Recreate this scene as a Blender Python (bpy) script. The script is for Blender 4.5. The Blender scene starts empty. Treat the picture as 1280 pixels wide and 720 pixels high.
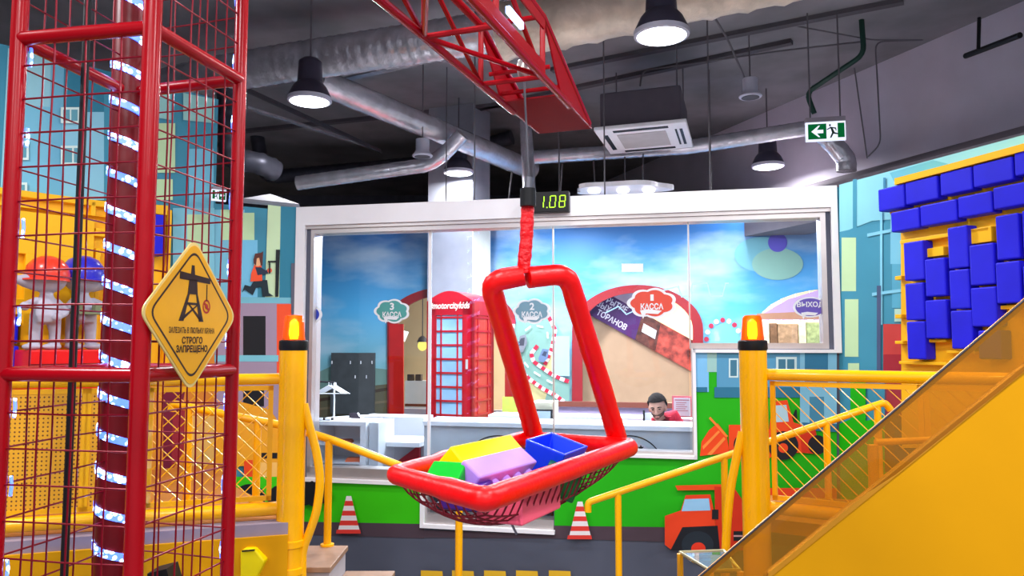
import bpy, bmesh, math, random
from mathutils import Vector, Matrix, Quaternion
random.seed(7)
V = Vector
LAMP_W, LOB_W, WORLD, EXPO = 58, 75, .62, 0.2
C = bpy.context.scene.collection
F, HC, PITCH = 960.0, 2.0, math.atan(70/960)
CAM = V((0, 0, HC))
FW = V((0, math.cos(PITCH), math.sin(PITCH))); UP = V((0, -math.sin(PITCH), math.cos(PITCH))); RT = V((1, 0, 0))

def ray(px, py): return FW + RT*((px-640)/F) + UP*((360-py)/F)
def at(px, py, Y):
    d = ray(px, py); return CAM + d*(Y/d.y)
def hitz(px, py, z):
    d = ray(px, py); return CAM + d*((z-HC)/d.z)

class Plane:
    """a vertical wall plane: origin, horizontal direction u, normal n pointing away from the room"""
    def __init__(s, o, u):
        s.o = V((o[0], o[1], 0)); s.u = V((u[0], u[1], 0)).normalized(); s.n = V((-s.u.y, s.u.x, 0))
    def hit(s, px, py, off=0.0):
        d = ray(px, py); o = s.o + s.n*off
        t = (o-CAM).dot(s.n)/d.dot(s.n); p = CAM + d*t
        return (p-s.o).dot(s.u), p.z
    def pt(s, u, z, off=0.0): return s.o + s.u*u + s.n*off + V((0, 0, z))

# ------------------------------------------------------------------ materials
def lin(c): return tuple((x/255/12.92 if x/255 <= .04045 else ((x/255+.055)/1.055)**2.4) for x in c)
MATS = {}
def mat(name, rgb, rough=.5, metal=0.0, var=.06, scale=6.0, bump=0.0, emit=0.0, bscale=None, coat=0.0, spec=.3):
    if name in MATS: return MATS[name]
    m = bpy.data.materials.new(name); m.use_nodes = True; nt = m.node_tree; b = nt.nodes['Principled BSDF']
    c = lin(rgb)
    tc = nt.nodes.new('ShaderNodeTexCoord'); nz = nt.nodes.new('ShaderNodeTexNoise'); nz.inputs['Scale'].default_value = scale; nz.inputs['Detail'].default_value = 3
    nt.links.new(tc.outputs['Object'], nz.inputs['Vector'])
    r = nt.nodes.new('ShaderNodeValToRGB'); r.color_ramp.elements[0].position = .3; r.color_ramp.elements[1].position = .7
    r.color_ramp.elements[0].color = (*[max(0, x*(1-var)) for x in c], 1); r.color_ramp.elements[1].color = (*[min(1, x*(1+var)) for x in c], 1)
    nt.links.new(nz.outputs['Fac'], r.inputs['Fac']); nt.links.new(r.outputs['Color'], b.inputs['Base Color'])
    b.inputs['Roughness'].default_value = rough; b.inputs['Metallic'].default_value = metal; b.inputs['Specular IOR Level'].default_value = spec
    if coat: b.inputs['Coat Weight'].default_value = coat; b.inputs['Coat Roughness'].default_value = .1
    if bump:
        bn = nt.nodes.new('ShaderNodeBump'); bn.inputs['Strength'].default_value = bump; bn.inputs['Distance'].default_value = .02
        n2 = nt.nodes.new('ShaderNodeTexNoise'); n2.inputs['Scale'].default_value = bscale or scale*4; n2.inputs['Detail'].default_value = 4
        nt.links.new(tc.outputs['Object'], n2.inputs['Vector']); nt.links.new(n2.outputs['Fac'], bn.inputs['Height']); nt.links.new(bn.outputs['Normal'], b.inputs['Normal'])
    if emit:
        b.inputs['Emission Color'].default_value = (*c, 1); b.inputs['Emission Strength'].default_value = emit
    MATS[name] = m; return m
def glassy(name, tint, diff=0.0, diffcol=(255, 255, 255), rough=.02, refl=1.0):
    if name in MATS: return MATS[name]
    m = bpy.data.materials.new(name); m.use_nodes = True; nt = m.node_tree; nt.nodes.clear()
    out = nt.nodes.new('ShaderNodeOutputMaterial'); tr = nt.nodes.new('ShaderNodeBsdfTransparent'); gl = nt.nodes.new('ShaderNodeBsdfGlossy')
    tr.inputs['Color'].default_value = (*lin(tint), 1); gl.inputs['Roughness'].default_value = rough
    fr = nt.nodes.new('ShaderNodeFresnel'); fr.inputs['IOR'].default_value = 1.45
    sc = nt.nodes.new('ShaderNodeMath'); sc.operation = 'MULTIPLY'; sc.inputs[1].default_value = refl; nt.links.new(fr.outputs[0], sc.inputs[0])
    mx = nt.nodes.new('ShaderNodeMixShader'); nt.links.new(sc.outputs[0], mx.inputs[0]); nt.links.new(gl.outputs[0], mx.inputs[2])
    if diff:
        df = nt.nodes.new('ShaderNodeBsdfDiffuse'); df.inputs['Color'].default_value = (*lin(diffcol), 1)
        m2 = nt.nodes.new('ShaderNodeMixShader'); m2.inputs[0].default_value = diff
        nt.links.new(tr.outputs[0], m2.inputs[1]); nt.links.new(df.outputs[0], m2.inputs[2]); nt.links.new(m2.outputs[0], mx.inputs[1])
    else: nt.links.new(tr.outputs[0], mx.inputs[1])
    nt.links.new(mx.outputs[0], out.inputs[0]); MATS[name] = m; return m
def lamp_mat(name, rgb, s):
    if name in MATS: return MATS[name]
    m = bpy.data.materials.new(name); m.use_nodes = True; nt = m.node_tree; nt.nodes.clear()
    out = nt.nodes.new('ShaderNodeOutputMaterial'); e = nt.nodes.new('ShaderNodeEmission'); e.inputs[0].default_value = (*lin(rgb), 1); e.inputs[1].default_value = s
    nt.links.new(e.outputs[0], out.inputs[0]); MATS[name] = m; return m

# ------------------------------------------------------------------ mesh builder
class MB:
    def __init__(s): s.v = []; s.f = []; s.m = []; s.k = 0
    def mi(s, k): s.k = k; return s
    def add(s, vs, fs):
        o = len(s.v); s.v += [V(x) for x in vs]; s.f += [[i+o for i in f] for f in fs]; s.m += [s.k]*len(fs); return s
    def par(s, o, a, b, c):
        """parallelepiped from corner o with edge vectors a, b, c"""
        o, a, b, c = V(o), V(a), V(b), V(c)
        vs = [o, o+a, o+a+b, o+b, o+c, o+a+c, o+a+b+c, o+b+c]
        fs = [(0, 3, 2, 1), (4, 5, 6, 7), (0, 1, 5, 4), (1, 2, 6, 5), (2, 3, 7, 6), (3, 0, 4, 7)]
        if a.cross(b).dot(c) < 0: fs = [f[::-1] for f in fs]
        return s.add(vs, fs)
    def box(s, c, size, M=None):
        c = V(c); a, b, d = V((size[0], 0, 0)), V((0, size[1], 0)), V((0, 0, size[2]))
        if M is not None: a, b, d = M @ a, M @ b, M @ d
        return s.par(c-(a+b+d)/2, a, b, d)
    def prism(s, pts, ext):
        pts = [V(p) for p in pts]; ext = V(ext); n = len(pts)
        nn = V((0, 0, 0))
        for i in range(n): nn += (pts[i]-pts[0]).cross(pts[(i+1) % n]-pts[0])
        if nn.dot(ext) > 0: pts = pts[::-1]
        vs = pts+[p+ext for p in pts]
        fs = [tuple(range(n)), tuple(range(2*n-1, n-1, -1))]+[(i, i+n, (i+1) % n+n, (i+1) % n) for i in range(n)]
        return s.add(vs, fs)
    def tube(s, pts, r, seg=10, cap=True, closed=False):
        pts = [V(p) for p in pts]; n = len(pts); rs = r if isinstance(r, (list, tuple)) else [r]*n
        def tan(i):
            if closed: return (pts[(i+1) % n]-pts[i-1]).normalized()
            if i == 0: return (pts[1]-pts[0]).normalized()
            if i == n-1: return (pts[-1]-pts[-2]).normalized()
            return ((pts[i]-pts[i-1]).normalized()+(pts[i+1]-pts[i]).normalized()).normalized()
        t = tan(0); a = t.orthogonal().normalized(); vs = []; fs = []
        for i in range(n):
            t2 = tan(i); a = (t.rotation_difference(t2) @ a); a = (a-t2*a.dot(t2)).normalized(); t = t2; b = t.cross(a)
            for k in range(seg):
                an = 2*math.pi*k/seg; vs.append(pts[i]+(a*math.cos(an)+b*math.sin(an))*rs[i])
        m = n if closed else n-1
        for i in range(m):
            for k in range(seg):
                j = (i+1) % n
                fs.append((i*seg+k, i*seg+(k+1) % seg, j*seg+(k+1) % seg, j*seg+k))
        if cap and not closed: fs.append(tuple(range(seg-1, -1, -1))); fs.append(tuple((n-1)*seg+k for k in range(seg)))
        return s.add(vs, fs)
    def lathe(s, prof, base=(0, 0, 0), seg=24, axis=(0, 0, 1)):
        """profile of (radius, height) revolved about the axis"""
        base = V(base); q = V((0, 0, 1)).rotation_difference(V(axis).normalized()); vs = []; fs = []; n = len(prof)
        for r, h in prof:
            for k in range(seg):
                an = 2*math.pi*k/seg; vs.append(base+q @ V((r*math.cos(an), r*math.sin(an), h)))
        for i in range(n-1):
            for k in range(seg): fs.append((i*seg+k, i*seg+(k+1) % seg, (i+1)*seg+(k+1) % seg, (i+1)*seg+k))
        fs.append(tuple(range(seg-1, -1, -1))); fs.append(tuple((n-1)*seg+k for k in range(seg)))
        return s.add(vs, fs)
    def ball(s, c, r, seg=16, rings=10, M=None):
        c = V(c); rr = V(r) if not isinstance(r, (int, float)) else V((r, r, r)); vs = []; fs = []
        for i in range(rings+1):
            th = math.pi*i/rings
            for k in range(seg):
                an = 2*math.pi*k/seg; p = V((rr.x*math.sin(th)*math.cos(an), rr.y*math.sin(th)*math.sin(an), rr.z*math.cos(th)))
                vs.append(c+(M @ p if M is not None else p))
        for i in range(rings):
            for k in range(seg): fs.append((i*seg+k, (i+1)*seg+k, (i+1)*seg+(k+1) % seg, i*seg+(k+1) % seg))
        return s.add(vs, fs)
    def obj(s, name, mats, parent=None, smooth=30, bevel=0.0, world=True):
        vs = s.v
        if parent is not None:
            off = ploc(parent) if world else V((0, 0, 0)); vs = [v-off for v in vs]; loc = V((0, 0, 0))
        else:
            xs = [v.x for v in vs]; ys = [v.y for v in vs]; loc = V(((min(xs)+max(xs))/2, (min(ys)+max(ys))/2, min(v.z for v in vs))); vs = [v-loc for v in vs]
        me = bpy.data.meshes.new(name); me.from_pydata([tuple(v) for v in vs], [], s.f)
        if not isinstance(mats, (list, tuple)): mats = [mats]
        for m in mats: me.materials.append(m)
        for p, k in zip(me.polygons, s.m): p.material_index = min(k, len(mats)-1)
        bm = bmesh.new(); bm.from_mesh(me); bmesh.ops.remove_doubles(bm, verts=bm.verts, dist=1e-6); bm.to_mesh(me); bm.free()
        if smooth:
            for p in me.polygons: p.use_smooth = True
            me.set_sharp_from_angle(angle=math.radians(smooth))
        o = bpy.data.objects.new(name, me); C.objects.link(o); o.location = loc
        if parent is not None: o.parent = parent
        if bevel:
            bv = o.modifiers.new('bevel', 'BEVEL'); bv.width = bevel; bv.segments = 2; bv.limit_method = 'ANGLE'; bv.angle_limit = math.radians(40)
        return o
def ploc(o):
    l = V(o.location)
    while o.parent: o = o.parent; l += V(o.location)
    return l
def thing(name, label, cat, loc, group=None):
    o = bpy.data.objects.new(name, None); C.objects.link(o); o.location = loc; o.empty_display_size = .1
    o['label'] = label; o['category'] = cat
    if group: o['group'] = group
    return o
def tag(o, label, cat, group=None, kind=None):
    o['label'] = label; o['category'] = cat
    if group: o['group'] = group
    if kind: o['kind'] = kind
    return o
def struct(o): o['kind'] = 'structure'; return o
def dup(root, loc, label, group=None):
    r = root.copy(); C.objects.link(r); r.location = loc; r['label'] = label
    if group: r['group'] = group
    for ch in list(root.children):
        c = ch.copy(); C.objects.link(c); c.parent = r
        for g in ch.children:
            d = g.copy(); C.objects.link(d); d.parent = c
    return r
def fillet(pts, r, n=5):
    pts = [V(p) for p in pts]; out = [pts[0]]
    for i in range(1, len(pts)-1):
        a, b, c = pts[i-1], pts[i], pts[i+1]; d1 = (a-b); d2 = (c-b); k = min(r, d1.length*.45, d2.length*.45)
        p0 = b+d1.normalized()*k; p2 = b+d2.normalized()*k
        for j in range(n+1):
            t = j/n; out.append(p0*(1-t)**2+b*2*t*(1-t)+p2*t*t)
    out.append(pts[-1]); return out
def text_mesh(s, bold=0.0):
    cu = bpy.data.curves.new('lettering', 'FONT'); cu.body = s; cu.size = 1; cu.resolution_u = 3; cu.offset = bold
    o = bpy.data.objects.new('lettering', cu); C.objects.link(o); dg = bpy.context.evaluated_depsgraph_get(); dg.update()
    me = bpy.data.meshes.new_from_object(o.evaluated_get(dg)); vs = [v.co.copy() for v in me.vertices]; fs = [tuple(p.vertices) for p in me.polygons]
    bpy.data.objects.remove(o); bpy.data.curves.remove(cu); bpy.data.meshes.remove(me); return vs, fs
def add_text(mb, s, p, ux, uy, width, height, bold=.0, shear=0.0, lift=None):
    """letters with their bounding box centred at p, ux and uy unit vectors, width and height in metres"""
    vs, fs = text_mesh(s, bold)
    if not vs: return mb
    x0, x1 = min(v.x for v in vs), max(v.x for v in vs); y0, y1 = min(v.y for v in vs), max(v.y for v in vs)
    p = V(p); out = []
    for v in vs:
        a = ((v.x-x0)/(x1-x0)-.5)*width; b = ((v.y-y0)/(y1-y0)-.5)*height
        out.append(p+ux*(a+b*shear)+uy*b)
    if lift:
        n = len(out); lv = V(lift)
        return mb.add(out+[v+lv for v in out], list(fs)+[tuple(i+n for i in f[::-1]) for f in fs])
    return mb.add(out, fs)

# palette
M = dict(
    yellow=mat('yellow_gloss_paint', (255, 180, 0), .28, var=.03, coat=.3),
    yellow_wall=mat('yellow_panel_paint', (218, 152, 0), .55, var=.05, scale=2, spec=.15),
    yellow_relief=mat('yellow_relief_paint', (255, 190, 20), .5, var=.05, scale=3),
    red=mat('red_gloss_paint', (158, 0, 16), .26, var=.05, spec=.3),
    darkred=mat('dark_red_paint', (112, 0, 14), .4, var=.08, spec=.3),
    foam=mat('red_vinyl_foam', (238, 0, 2), .36, var=.05, bump=.12, scale=9, bscale=40, spec=.4),
    white=mat('white_lacquer', (244, 242, 246), .35, var=.02),
    offwhite=mat('offwhite_paint', (225, 225, 230), .5, var=.03),
    silver=mat('brushed_aluminium', (200, 192, 190), .35, metal=.7, var=.05),
    black=mat('black_plastic', (18, 18, 20), .45, var=.1),
    darkgrey=mat('dark_grey_paint', (62, 60, 66), .6, var=.12),
    blue=mat('blue_foam_brick', (26, 20, 214), .55, var=.08, scale=5),
)
def decal(mb, pl, poly, off):
    """painted patch on a wall: pixel outline projected on the wall plane, a film 1.5 mm thick"""
    pts = [pl.pt(*pl.hit(x, y, off), off) for x, y in poly]
    return mb.prism(pts, pl.n*.0006)
def rect(x0, y0, x1, y1): return [(x0, y0), (x1, y0), (x1, y1), (x0, y1)]
def circ(cx, cy, rx, ry=None, n=28, a0=0, a1=360):
    ry = ry or rx; m = n if a1-a0 >= 360 else n+1
    return [(cx+rx*math.cos(math.radians(a0+(a1-a0)*k/n)), cy+ry*math.sin(math.radians(a0+(a1-a0)*k/n))) for k in range(m)]
class Mural:
    """painted patches in front of a wall; every patch colour order gives its layer"""
    def __init__(s, root, pl, off=-.003): s.r = root; s.pl = pl; s.off = off
    def part(s, name, patches, label=None):
        mb = MB(); mats = []
        for rgb, poly in patches:
            m = mat('mural_%d_%d_%d' % rgb, rgb, .6, var=.035, scale=3)
            if m not in mats: mats.append(m)
            s.off -= .0009; decal(mb.mi(mats.index(m)), s.pl, poly, s.off)
        o = mb.obj(name, mats, s.r, smooth=0)
        if label: o['label'] = label
        return o
# ------------------------------------------------------------------ wall planes
A = math.radians(12.1)
W = Plane((0, 6.4), (math.cos(A), -math.sin(A)))
uWR = W.hit(1048, 400)[0]; uWL = W.hit(373, 400)[0]
cR = W.pt(uWR, 0); cL = W.pt(uWL, 0)
R = Plane((cR.x, cR.y), (.344, -1))
S = Plane((cL.x, cL.y), (1.508, 1))
uS = S.hit(268, 300)[0]; cS = S.pt(uS, 0)
Lw = Plane((cS.x, cS.y), (.861, 1))
zW = (W.hit(372, 262)[1]+W.hit(1040, 235)[1])/2           # top of the partition
zBeam = (W.hit(372, 286)[1]+W.hit(1036, 266)[1])/2         # under the beam
CEIL = HC+3.55

def wallbox(mb, pl, u0, u1, z0, z1, t=.12, off=0.0):
    return mb.par(pl.pt(u0, z0, off), pl.u*(u1-u0), pl.n*t, V((0, 0, z1-z0)))
m_wall = mat('slate_wall_paint', (84, 88, 104), .6, var=.05, scale=2)
m_teal = mat('teal_wall_paint', (62, 140, 165), .6, var=.04, scale=2)
m_conc = mat('dark_ceiling_concrete', (126, 123, 128), .85, var=.22, scale=1.3, bump=.3)
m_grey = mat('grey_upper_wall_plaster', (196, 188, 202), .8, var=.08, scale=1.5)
m_floor = mat('grey_rubber_floor', (120, 118, 122), .6, var=.08, scale=4)

uA = W.hit(386, 440)[0]; uB = W.hit(530, 610)[0]; uC = W.hit(692, 610)[0]; uD = W.hit(867, 500)[0]; uE = W.hit(1034, 350)[0]
zLow = W.hit(610, 658)[1]; zLeft = W.hit(450, 599)[1]; zMid = W.hit(790, 567)[1]; zR = W.hit(950, 436)[1]
mb = MB()
wallbox(mb, W, uWL-.0, uA, 0, zW); wallbox(mb, W, uA, uE, zBeam, zW); wallbox(mb, W, uE, uWR, 0, zW)
wallbox(mb, W, uA, uB, 0, zLeft); wallbox(mb, W, uB, uC, 0, zLow); wallbox(mb, W, uC, uD, 0, zMid); wallbox(mb, W, uD, uE, 0, zR)
o = struct(mb.obj('wall_front', m_wall, smooth=0))
mb = MB(); wallbox(mb, R, 0, 4.6, 0, zW); struct(mb.obj('wall_right', m_teal, smooth=0))
zS = HC+1.18
mb = MB(); wallbox(mb, S, uS, 0, 0, zS, .12); struct(mb.obj('wall_left_rear', m_teal, smooth=0))
zL = Lw.hit(268, 123)[1]
mb = MB(); wallbox(mb, Lw, -5.2, 0, 0, zL, .12); struct(mb.obj('wall_left', m_teal, smooth=0))

# floor, ceiling and the big room behind the partition
struct(MB().par((-9, -4, -.1), (20, 0, 0), (0, 24, 0), (0, 0, .1)).obj('floor', m_floor, smooth=0))
struct(MB().par((-9, -4, CEIL), (20, 0, 0), (0, 24, 0), (0, 0, .2)).obj('ceiling', m_conc, smooth=0))
mb = MB().par((-9, 18.2, 0), (20, 0, 0), (0, .2, 0), (0, 0, CEIL)); struct(mb.obj('wall_far', mat('dark_far_wall', (104, 102, 114), .9, var=.1), smooth=0))
struct(MB().par((-9.2, -4, 0), (.2, 0, 0), (0, 22.2, 0), (0, 0, CEIL)).obj('wall_side_left', mat('grey_side_wall', (70, 68, 76), .9), smooth=0))
# grey upper wall on the right, parallel to the blue brick wall
G = Plane((hitz(962, 138, CEIL).x, hitz(962, 138, CEIL).y), (.37, -1))
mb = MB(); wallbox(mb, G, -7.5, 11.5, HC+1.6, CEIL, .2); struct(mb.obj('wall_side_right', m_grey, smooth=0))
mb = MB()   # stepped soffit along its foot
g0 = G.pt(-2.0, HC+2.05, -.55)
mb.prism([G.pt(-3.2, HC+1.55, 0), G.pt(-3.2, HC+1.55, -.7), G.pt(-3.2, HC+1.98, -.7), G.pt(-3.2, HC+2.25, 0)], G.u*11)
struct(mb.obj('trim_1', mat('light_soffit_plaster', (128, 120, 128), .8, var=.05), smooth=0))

# ceiling beams of the concrete frame
for i, (x0, y0, x1, y1) in enumerate([(560, 0, 1280, -200), (690, 95, 1130, 10), (300, 170, 700, 130), (560, 150, 990, 60)]):
    a = hitz(x0, y0, CEIL-.1); b = hitz(x1, y1, CEIL-.1); d = (b-a).normalized(); w = V((-d.y, d.x, 0))*.05
    mb = MB().par(a-w+V((0, 0, .05)), b-a, w*2, V((0, 0, .05))); struct(mb.obj('ceiling_beam' if 0 else 'ceiling_%d' % (i+1), mat('dark_beam_concrete', (84, 80, 86), .9), smooth=0))

# ------------------------------------------------------------------ window with its frame, mullions and panes
win = thing('window_1', '', '', W.pt((uA+uE)/2, zR, 0)); del win['label']; del win['category']; win['kind'] = 'structure'
def bar(mb, u0, z0, u1, z1, off0=-.03, off1=.10):
    return mb.par(W.pt(min(u0, u1), min(z0, z1), off0), W.u*abs(u1-u0), W.n*(off1-off0), V((0, 0, abs(z1-z0))))
e = .04; mb = MB()       # inner reveal, brushed metal
bar(mb, uA, zBeam-e, uE, zBeam, .0, .16); bar(mb, uE-e, zR, uE, zBeam-e, .0, .16); bar(mb, uA, zLeft+e, uA+e*.8, zBeam-e, .0, .16)
bar(mb, uD, zR, uE-e, zR+.045, .0, .16); bar(mb, uD-.012, zMid, uD, zR+.045, 0, .16)
bar(mb, uA, zLeft, uB, zLeft+.09, .0, .16); bar(mb, uC, zMid, uD-.012, zMid+.02, .0, .16); bar(mb, uB+.03, zLow, uC, zLow+.075, 0, .16); bar(mb, uB, zLow, uB+.03, zLeft, 0, .16)
mb.obj('window_frame', M['silver'], win, smooth=0)
mb = MB()                # white outer casing
bar(mb, uWL-.02, zBeam+.03, uWR+.01, zW+.012, -.045, 0); bar(mb, uWL-.02, zLeft-.03, uA-.04, zBeam+.03, -.045, 0); bar(mb, uE+.035, zR-.03, uWR+.01, zBeam+.03, -.045, 0)
bar(mb, uD, zR-.03, uE+.035, zR-.005, -.045, 0); bar(mb, uD-.005, zMid-.02, uD+.02, zR-.005, -.045, 0); bar(mb, uC, zMid-.025, uD+.02, zMid, -.045, 0)
bar(mb, uA-.04, zLeft-.03, uB, zLeft, -.045, 0); bar(mb, uB-.02, zLow-.03, uB+.01, zLeft, -.045, 0); bar(mb, uB+.01, zLow-.03, uC+.012, zLow, -.045, 0)
mb.obj('window_casing', M['white'], win, smooth=0)
bar(MB(), uWL-.02, zBeam, uWR, zBeam+.03, -.02, 0).obj('casing_strip', M['silver'], win, smooth=0)
m_glass = glassy('window_glass', (238, 244, 250), refl=.55)
cuts = [uA, W.hit(534, 400)[0], W.hit(690, 400)[0], W.hit(862, 380)[0], uE]
for i in range(4):
    zb = [zLeft, zLow, zMid, zR][i]+.02; u0, u1 = cuts[i]+.012, cuts[i+1]-.012
    if i == 0: u1 = min(u1, cuts[1]-.012)
    MB().par(W.pt(u0, zb, .07), W.u*(u1-u0), W.n*.008, V((0, 0, zBeam-e-zb))).obj('window_pane', m_glass, win, smooth=0)
for k in (1, 2, 3):
    zb = [0, zLeft, zMid, zR][k]; mb = MB(); bar(mb, cuts[k]-(.012 if k == 1 else .006), zb, cuts[k]+(.012 if k == 1 else .006), zBeam-e, .062, .086)
    mb.obj('mullion', M['white'] if k == 1 else M['silver'], win, smooth=0)

# ------------------------------------------------------------------ painted murals
GR, GD, BR = (56, 200, 0), (30, 180, 4), (78, 62, 72)
mu = thing('painted_street_mural', 'long painted street scene with green grass and grey road on the wall below the glass', 'mural', W.pt(0, 0, -.01))
P = Mural(mu, W)
P.part('painted_grass', [(GR, rect(376, 604, 531, 655))]); P.part('painted_grass', [(GD, [(693, 570), (869, 572), (869, 440), (1046, 440), (1046, 665), (693, 658)])])
P.part('painted_kerb', [(BR, [(376, 652), (530, 655), (530, 673), (376, 668)]), (BR, [(530, 663), (692, 667), (692, 673), (530, 672)]), (BR, [(692, 657), (1046, 662), (1046, 684), (692, 673)])])
P.part('painted_buildings', [((128, 196, 240), rect(869, 440, 886, 490)), ((160, 205, 200), rect(884, 440, 898, 465)), ((88, 158, 196), rect(896, 440, 1046, 487)),
    ((44, 118, 150), [(868, 484), (884, 484), (884, 490), (868, 490)]), ((44, 118, 150), rect(893, 484, 1006, 497)), ((205, 232, 235), rect(911, 448, 923, 472)), ((66, 124, 150), rect(913, 450, 921, 470)),
    ((205, 232, 235), rect(970, 446, 996, 466)), ((66, 124, 150), rect(973, 449, 982, 464)), ((66, 124, 150), rect(984, 449, 993, 464)), ((130, 195, 225), rect(1000, 440, 1046, 534)),
    ((48, 122, 160), rect(1006, 440, 1035, 478)), ((70, 140, 175), rect(1012, 496, 1030, 530)), ((40, 110, 150), [(1002, 528), (1046, 530), (1046, 540), (1010, 538)])])
OR, DO = (240, 72, 22), (214, 48, 18)
P.part('painted_excavator', [(OR, [(875, 570), (877, 552), (886, 538), (897, 529), (908, 543), (912, 566)]), ((250, 130, 50), [(886, 523), (888, 521), (910, 545), (908, 547)]),
    ((250, 140, 60), [(878, 558), (898, 538), (900, 540), (879, 562)]), ((250, 140, 60), [(884, 568), (905, 546), (907, 549), (889, 569)]), (OR, [(911, 531), (958, 531), (975, 560), (960, 575), (911, 562)]),
    ((30, 28, 34), circ(928, 556, 11, 13)), (OR, [(962, 530), (966, 502), (984, 500), (992, 528), (1018, 536), (1022, 566), (960, 566)]), ((178, 212, 226), [(965, 528), (967, 507), (983, 506), (986, 527)]),
    (DO, [(1000, 534), (1019, 536), (1026, 568), (1002, 566)]), ((28, 26, 34), circ(979, 557, 19, 18)), (OR, circ(979, 560, 6)), ((28, 26, 34), circ(1022, 556, 12, 12)), ((28, 26, 34), [(990, 522), (994, 512), (996, 512), (997, 528)])])
P.part('painted_dump_truck', [((240, 80, 20), [(844, 607), (916, 605), (917, 612), (847, 613)]), (DO, [(893, 608), (918, 610), (930, 628), (930, 688), (895, 688)]),
    ((236, 66, 26), [(831, 645), (851, 638), (857, 619), (888, 618), (893, 641), (896, 686), (840, 688), (831, 681)]), ((150, 200, 235), [(856, 624), (886, 623), (888, 638), (852, 639)]),
    ((24, 26, 34), [(853, 659), (897, 657), (900, 688), (838, 688)]), ((34, 44, 54), circ(872, 681, 20, 17)), ((230, 56, 30), circ(873, 686, 9, 8)),
    ((28, 28, 34), rect(890, 637, 898, 649)), ((28, 28, 34), rect(917, 664, 932, 676)), ((205, 150, 150), rect(917, 669, 932, 671)), ((236, 66, 26), rect(931, 610, 1046, 650))])
for cx, b in ((436, 666), (725, 673)):
    W_, R_ = (238, 232, 234), (226, 58, 50)
    prof = lambda t: 3.0+t*10.5
    bands = []
    for k in range(7):
        t0, t1 = k/7, (k+1)/7; y0 = b-46+t0*43; y1 = b-46+t1*43
        bands.append(((W_, R_)[k % 2], [(cx-prof(t0), y0), (cx+prof(t0), y0), (cx+prof(t1), y1), (cx-prof(t1), y1)]))
    P.part('painted_cone', bands+[(R_, [(cx-15, b-4), (cx+14, b-4), (cx+15, b+1), (cx-16, b+1)])])
for x in (526, 565, 605, 645, 686): P.part('painted_dash', [((232, 182, 40), [(x, 713), (x+27, 714), (x+28, 728), (x, 728)])])
P.part('painted_wheel', [((20, 22, 28), [p for k in range(18) for p in [(390+22*math.cos(k*math.pi/9), 617+14*math.sin(k*math.pi/9)), (390+25*math.cos((k+.5)*math.pi/9), 617+16*math.sin((k+.5)*math.pi/9))]])])

LT, TE, PG, DT = (136, 206, 220), (64, 144, 170), (190, 222, 172), (44, 124, 150)
mu = thing('painted_skyline_mural', 'painted teal and pale green skyline on the right wall around the blue brick relief', 'mural', R.pt(.6, 0, -.01))
P = Mural(mu, R)
P.part('painted_sky', [(LT, [(1049, 231), (1282, 168), (1282, 262), (1090, 276), (1049, 292)]), ((100, 182, 198), [(1112, 216), (1166, 200), (1186, 205), (1120, 232)])])
P.part('painted_towers', [(TE, rect(1066, 224, 1071, 470)), (TE, [(1049, 290), (1130, 272), (1130, 700), (1049, 700)]), (PG, rect(1052, 297, 1070, 364)), (PG, rect(1056, 374, 1073, 446)), (PG, rect(1060, 454, 1074, 476)),
    ((118, 192, 216), rect(1113, 260, 1130, 330)), ((86, 168, 196), rect(1115, 330, 1130, 385)), ((176, 214, 196), rect(1118, 386, 1130, 402)),
    ((60, 132, 165), rect(1104, 222, 1107, 262)), ((128, 200, 224), rect(1100, 262, 1103, 406)), ((128, 200, 224), [(1084, 292), (1114, 286), (1114, 290), (1084, 296)]), ((128, 200, 224), [(1090, 366), (1126, 361), (1126, 365), (1090, 370)]),
    ((70, 86, 120), rect(1096, 357, 1101, 470))])
P.part('painted_houses', [((196, 62, 58), rect(1104, 405, 1134, 443)), ((160, 34, 48), rect(1104, 443, 1134, 466)), (GD, [(1049, 530), (1063, 524), (1063, 470), (1082, 470), (1082, 526), (1110, 520), (1110, 700), (1049, 700)]),
    ((110, 60, 80), [(1106, 470), (1160, 470), (1160, 590), (1106, 590)]), ((160, 50, 60), rect(1108, 470, 1134, 520)), ((92, 66, 130), rect(1118, 530, 1158, 580))])

mu = thing('painted_factory_mural', 'painted wall scene of a kneeling boy worker above an orange truck left of the glass', 'mural', S.pt(uS/2, 0, -.01))
P = Mural(mu, S)
P.part('painted_towers', [((118, 186, 208), rect(268, 262, 306, 440)), (PG, rect(276, 262, 302, 300)), (PG, rect(303, 266, 318, 302)), ((116, 190, 222), rect(300, 300, 322, 376)), ((198, 224, 180), [(335, 256), (351, 258), (349, 376), (331, 376)]), (DT, [(351, 258), (371, 259), (371, 376), (349, 376)])])
P.part('painted_factory', [((116, 184, 200), [(268, 371), (366, 372), (366, 380), (268, 379)]), ((160, 140, 162), rect(268, 379, 362, 545)), ((240, 82, 40), rect(346, 380, 371, 475)), ((20, 20, 26), rect(304, 395, 332, 444)), ((120, 190, 205), rect(268, 444, 348, 452)), ((20, 20, 26), rect(304, 484, 330, 508)),
    ((92, 92, 108), rect(364, 329, 372, 400)), ((22, 30, 34), [(345, 312), (350, 312), (348, 371), (344, 371)]), ((22, 30, 34), [(335, 326), (347, 326), (347, 328), (335, 328)])])
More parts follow.
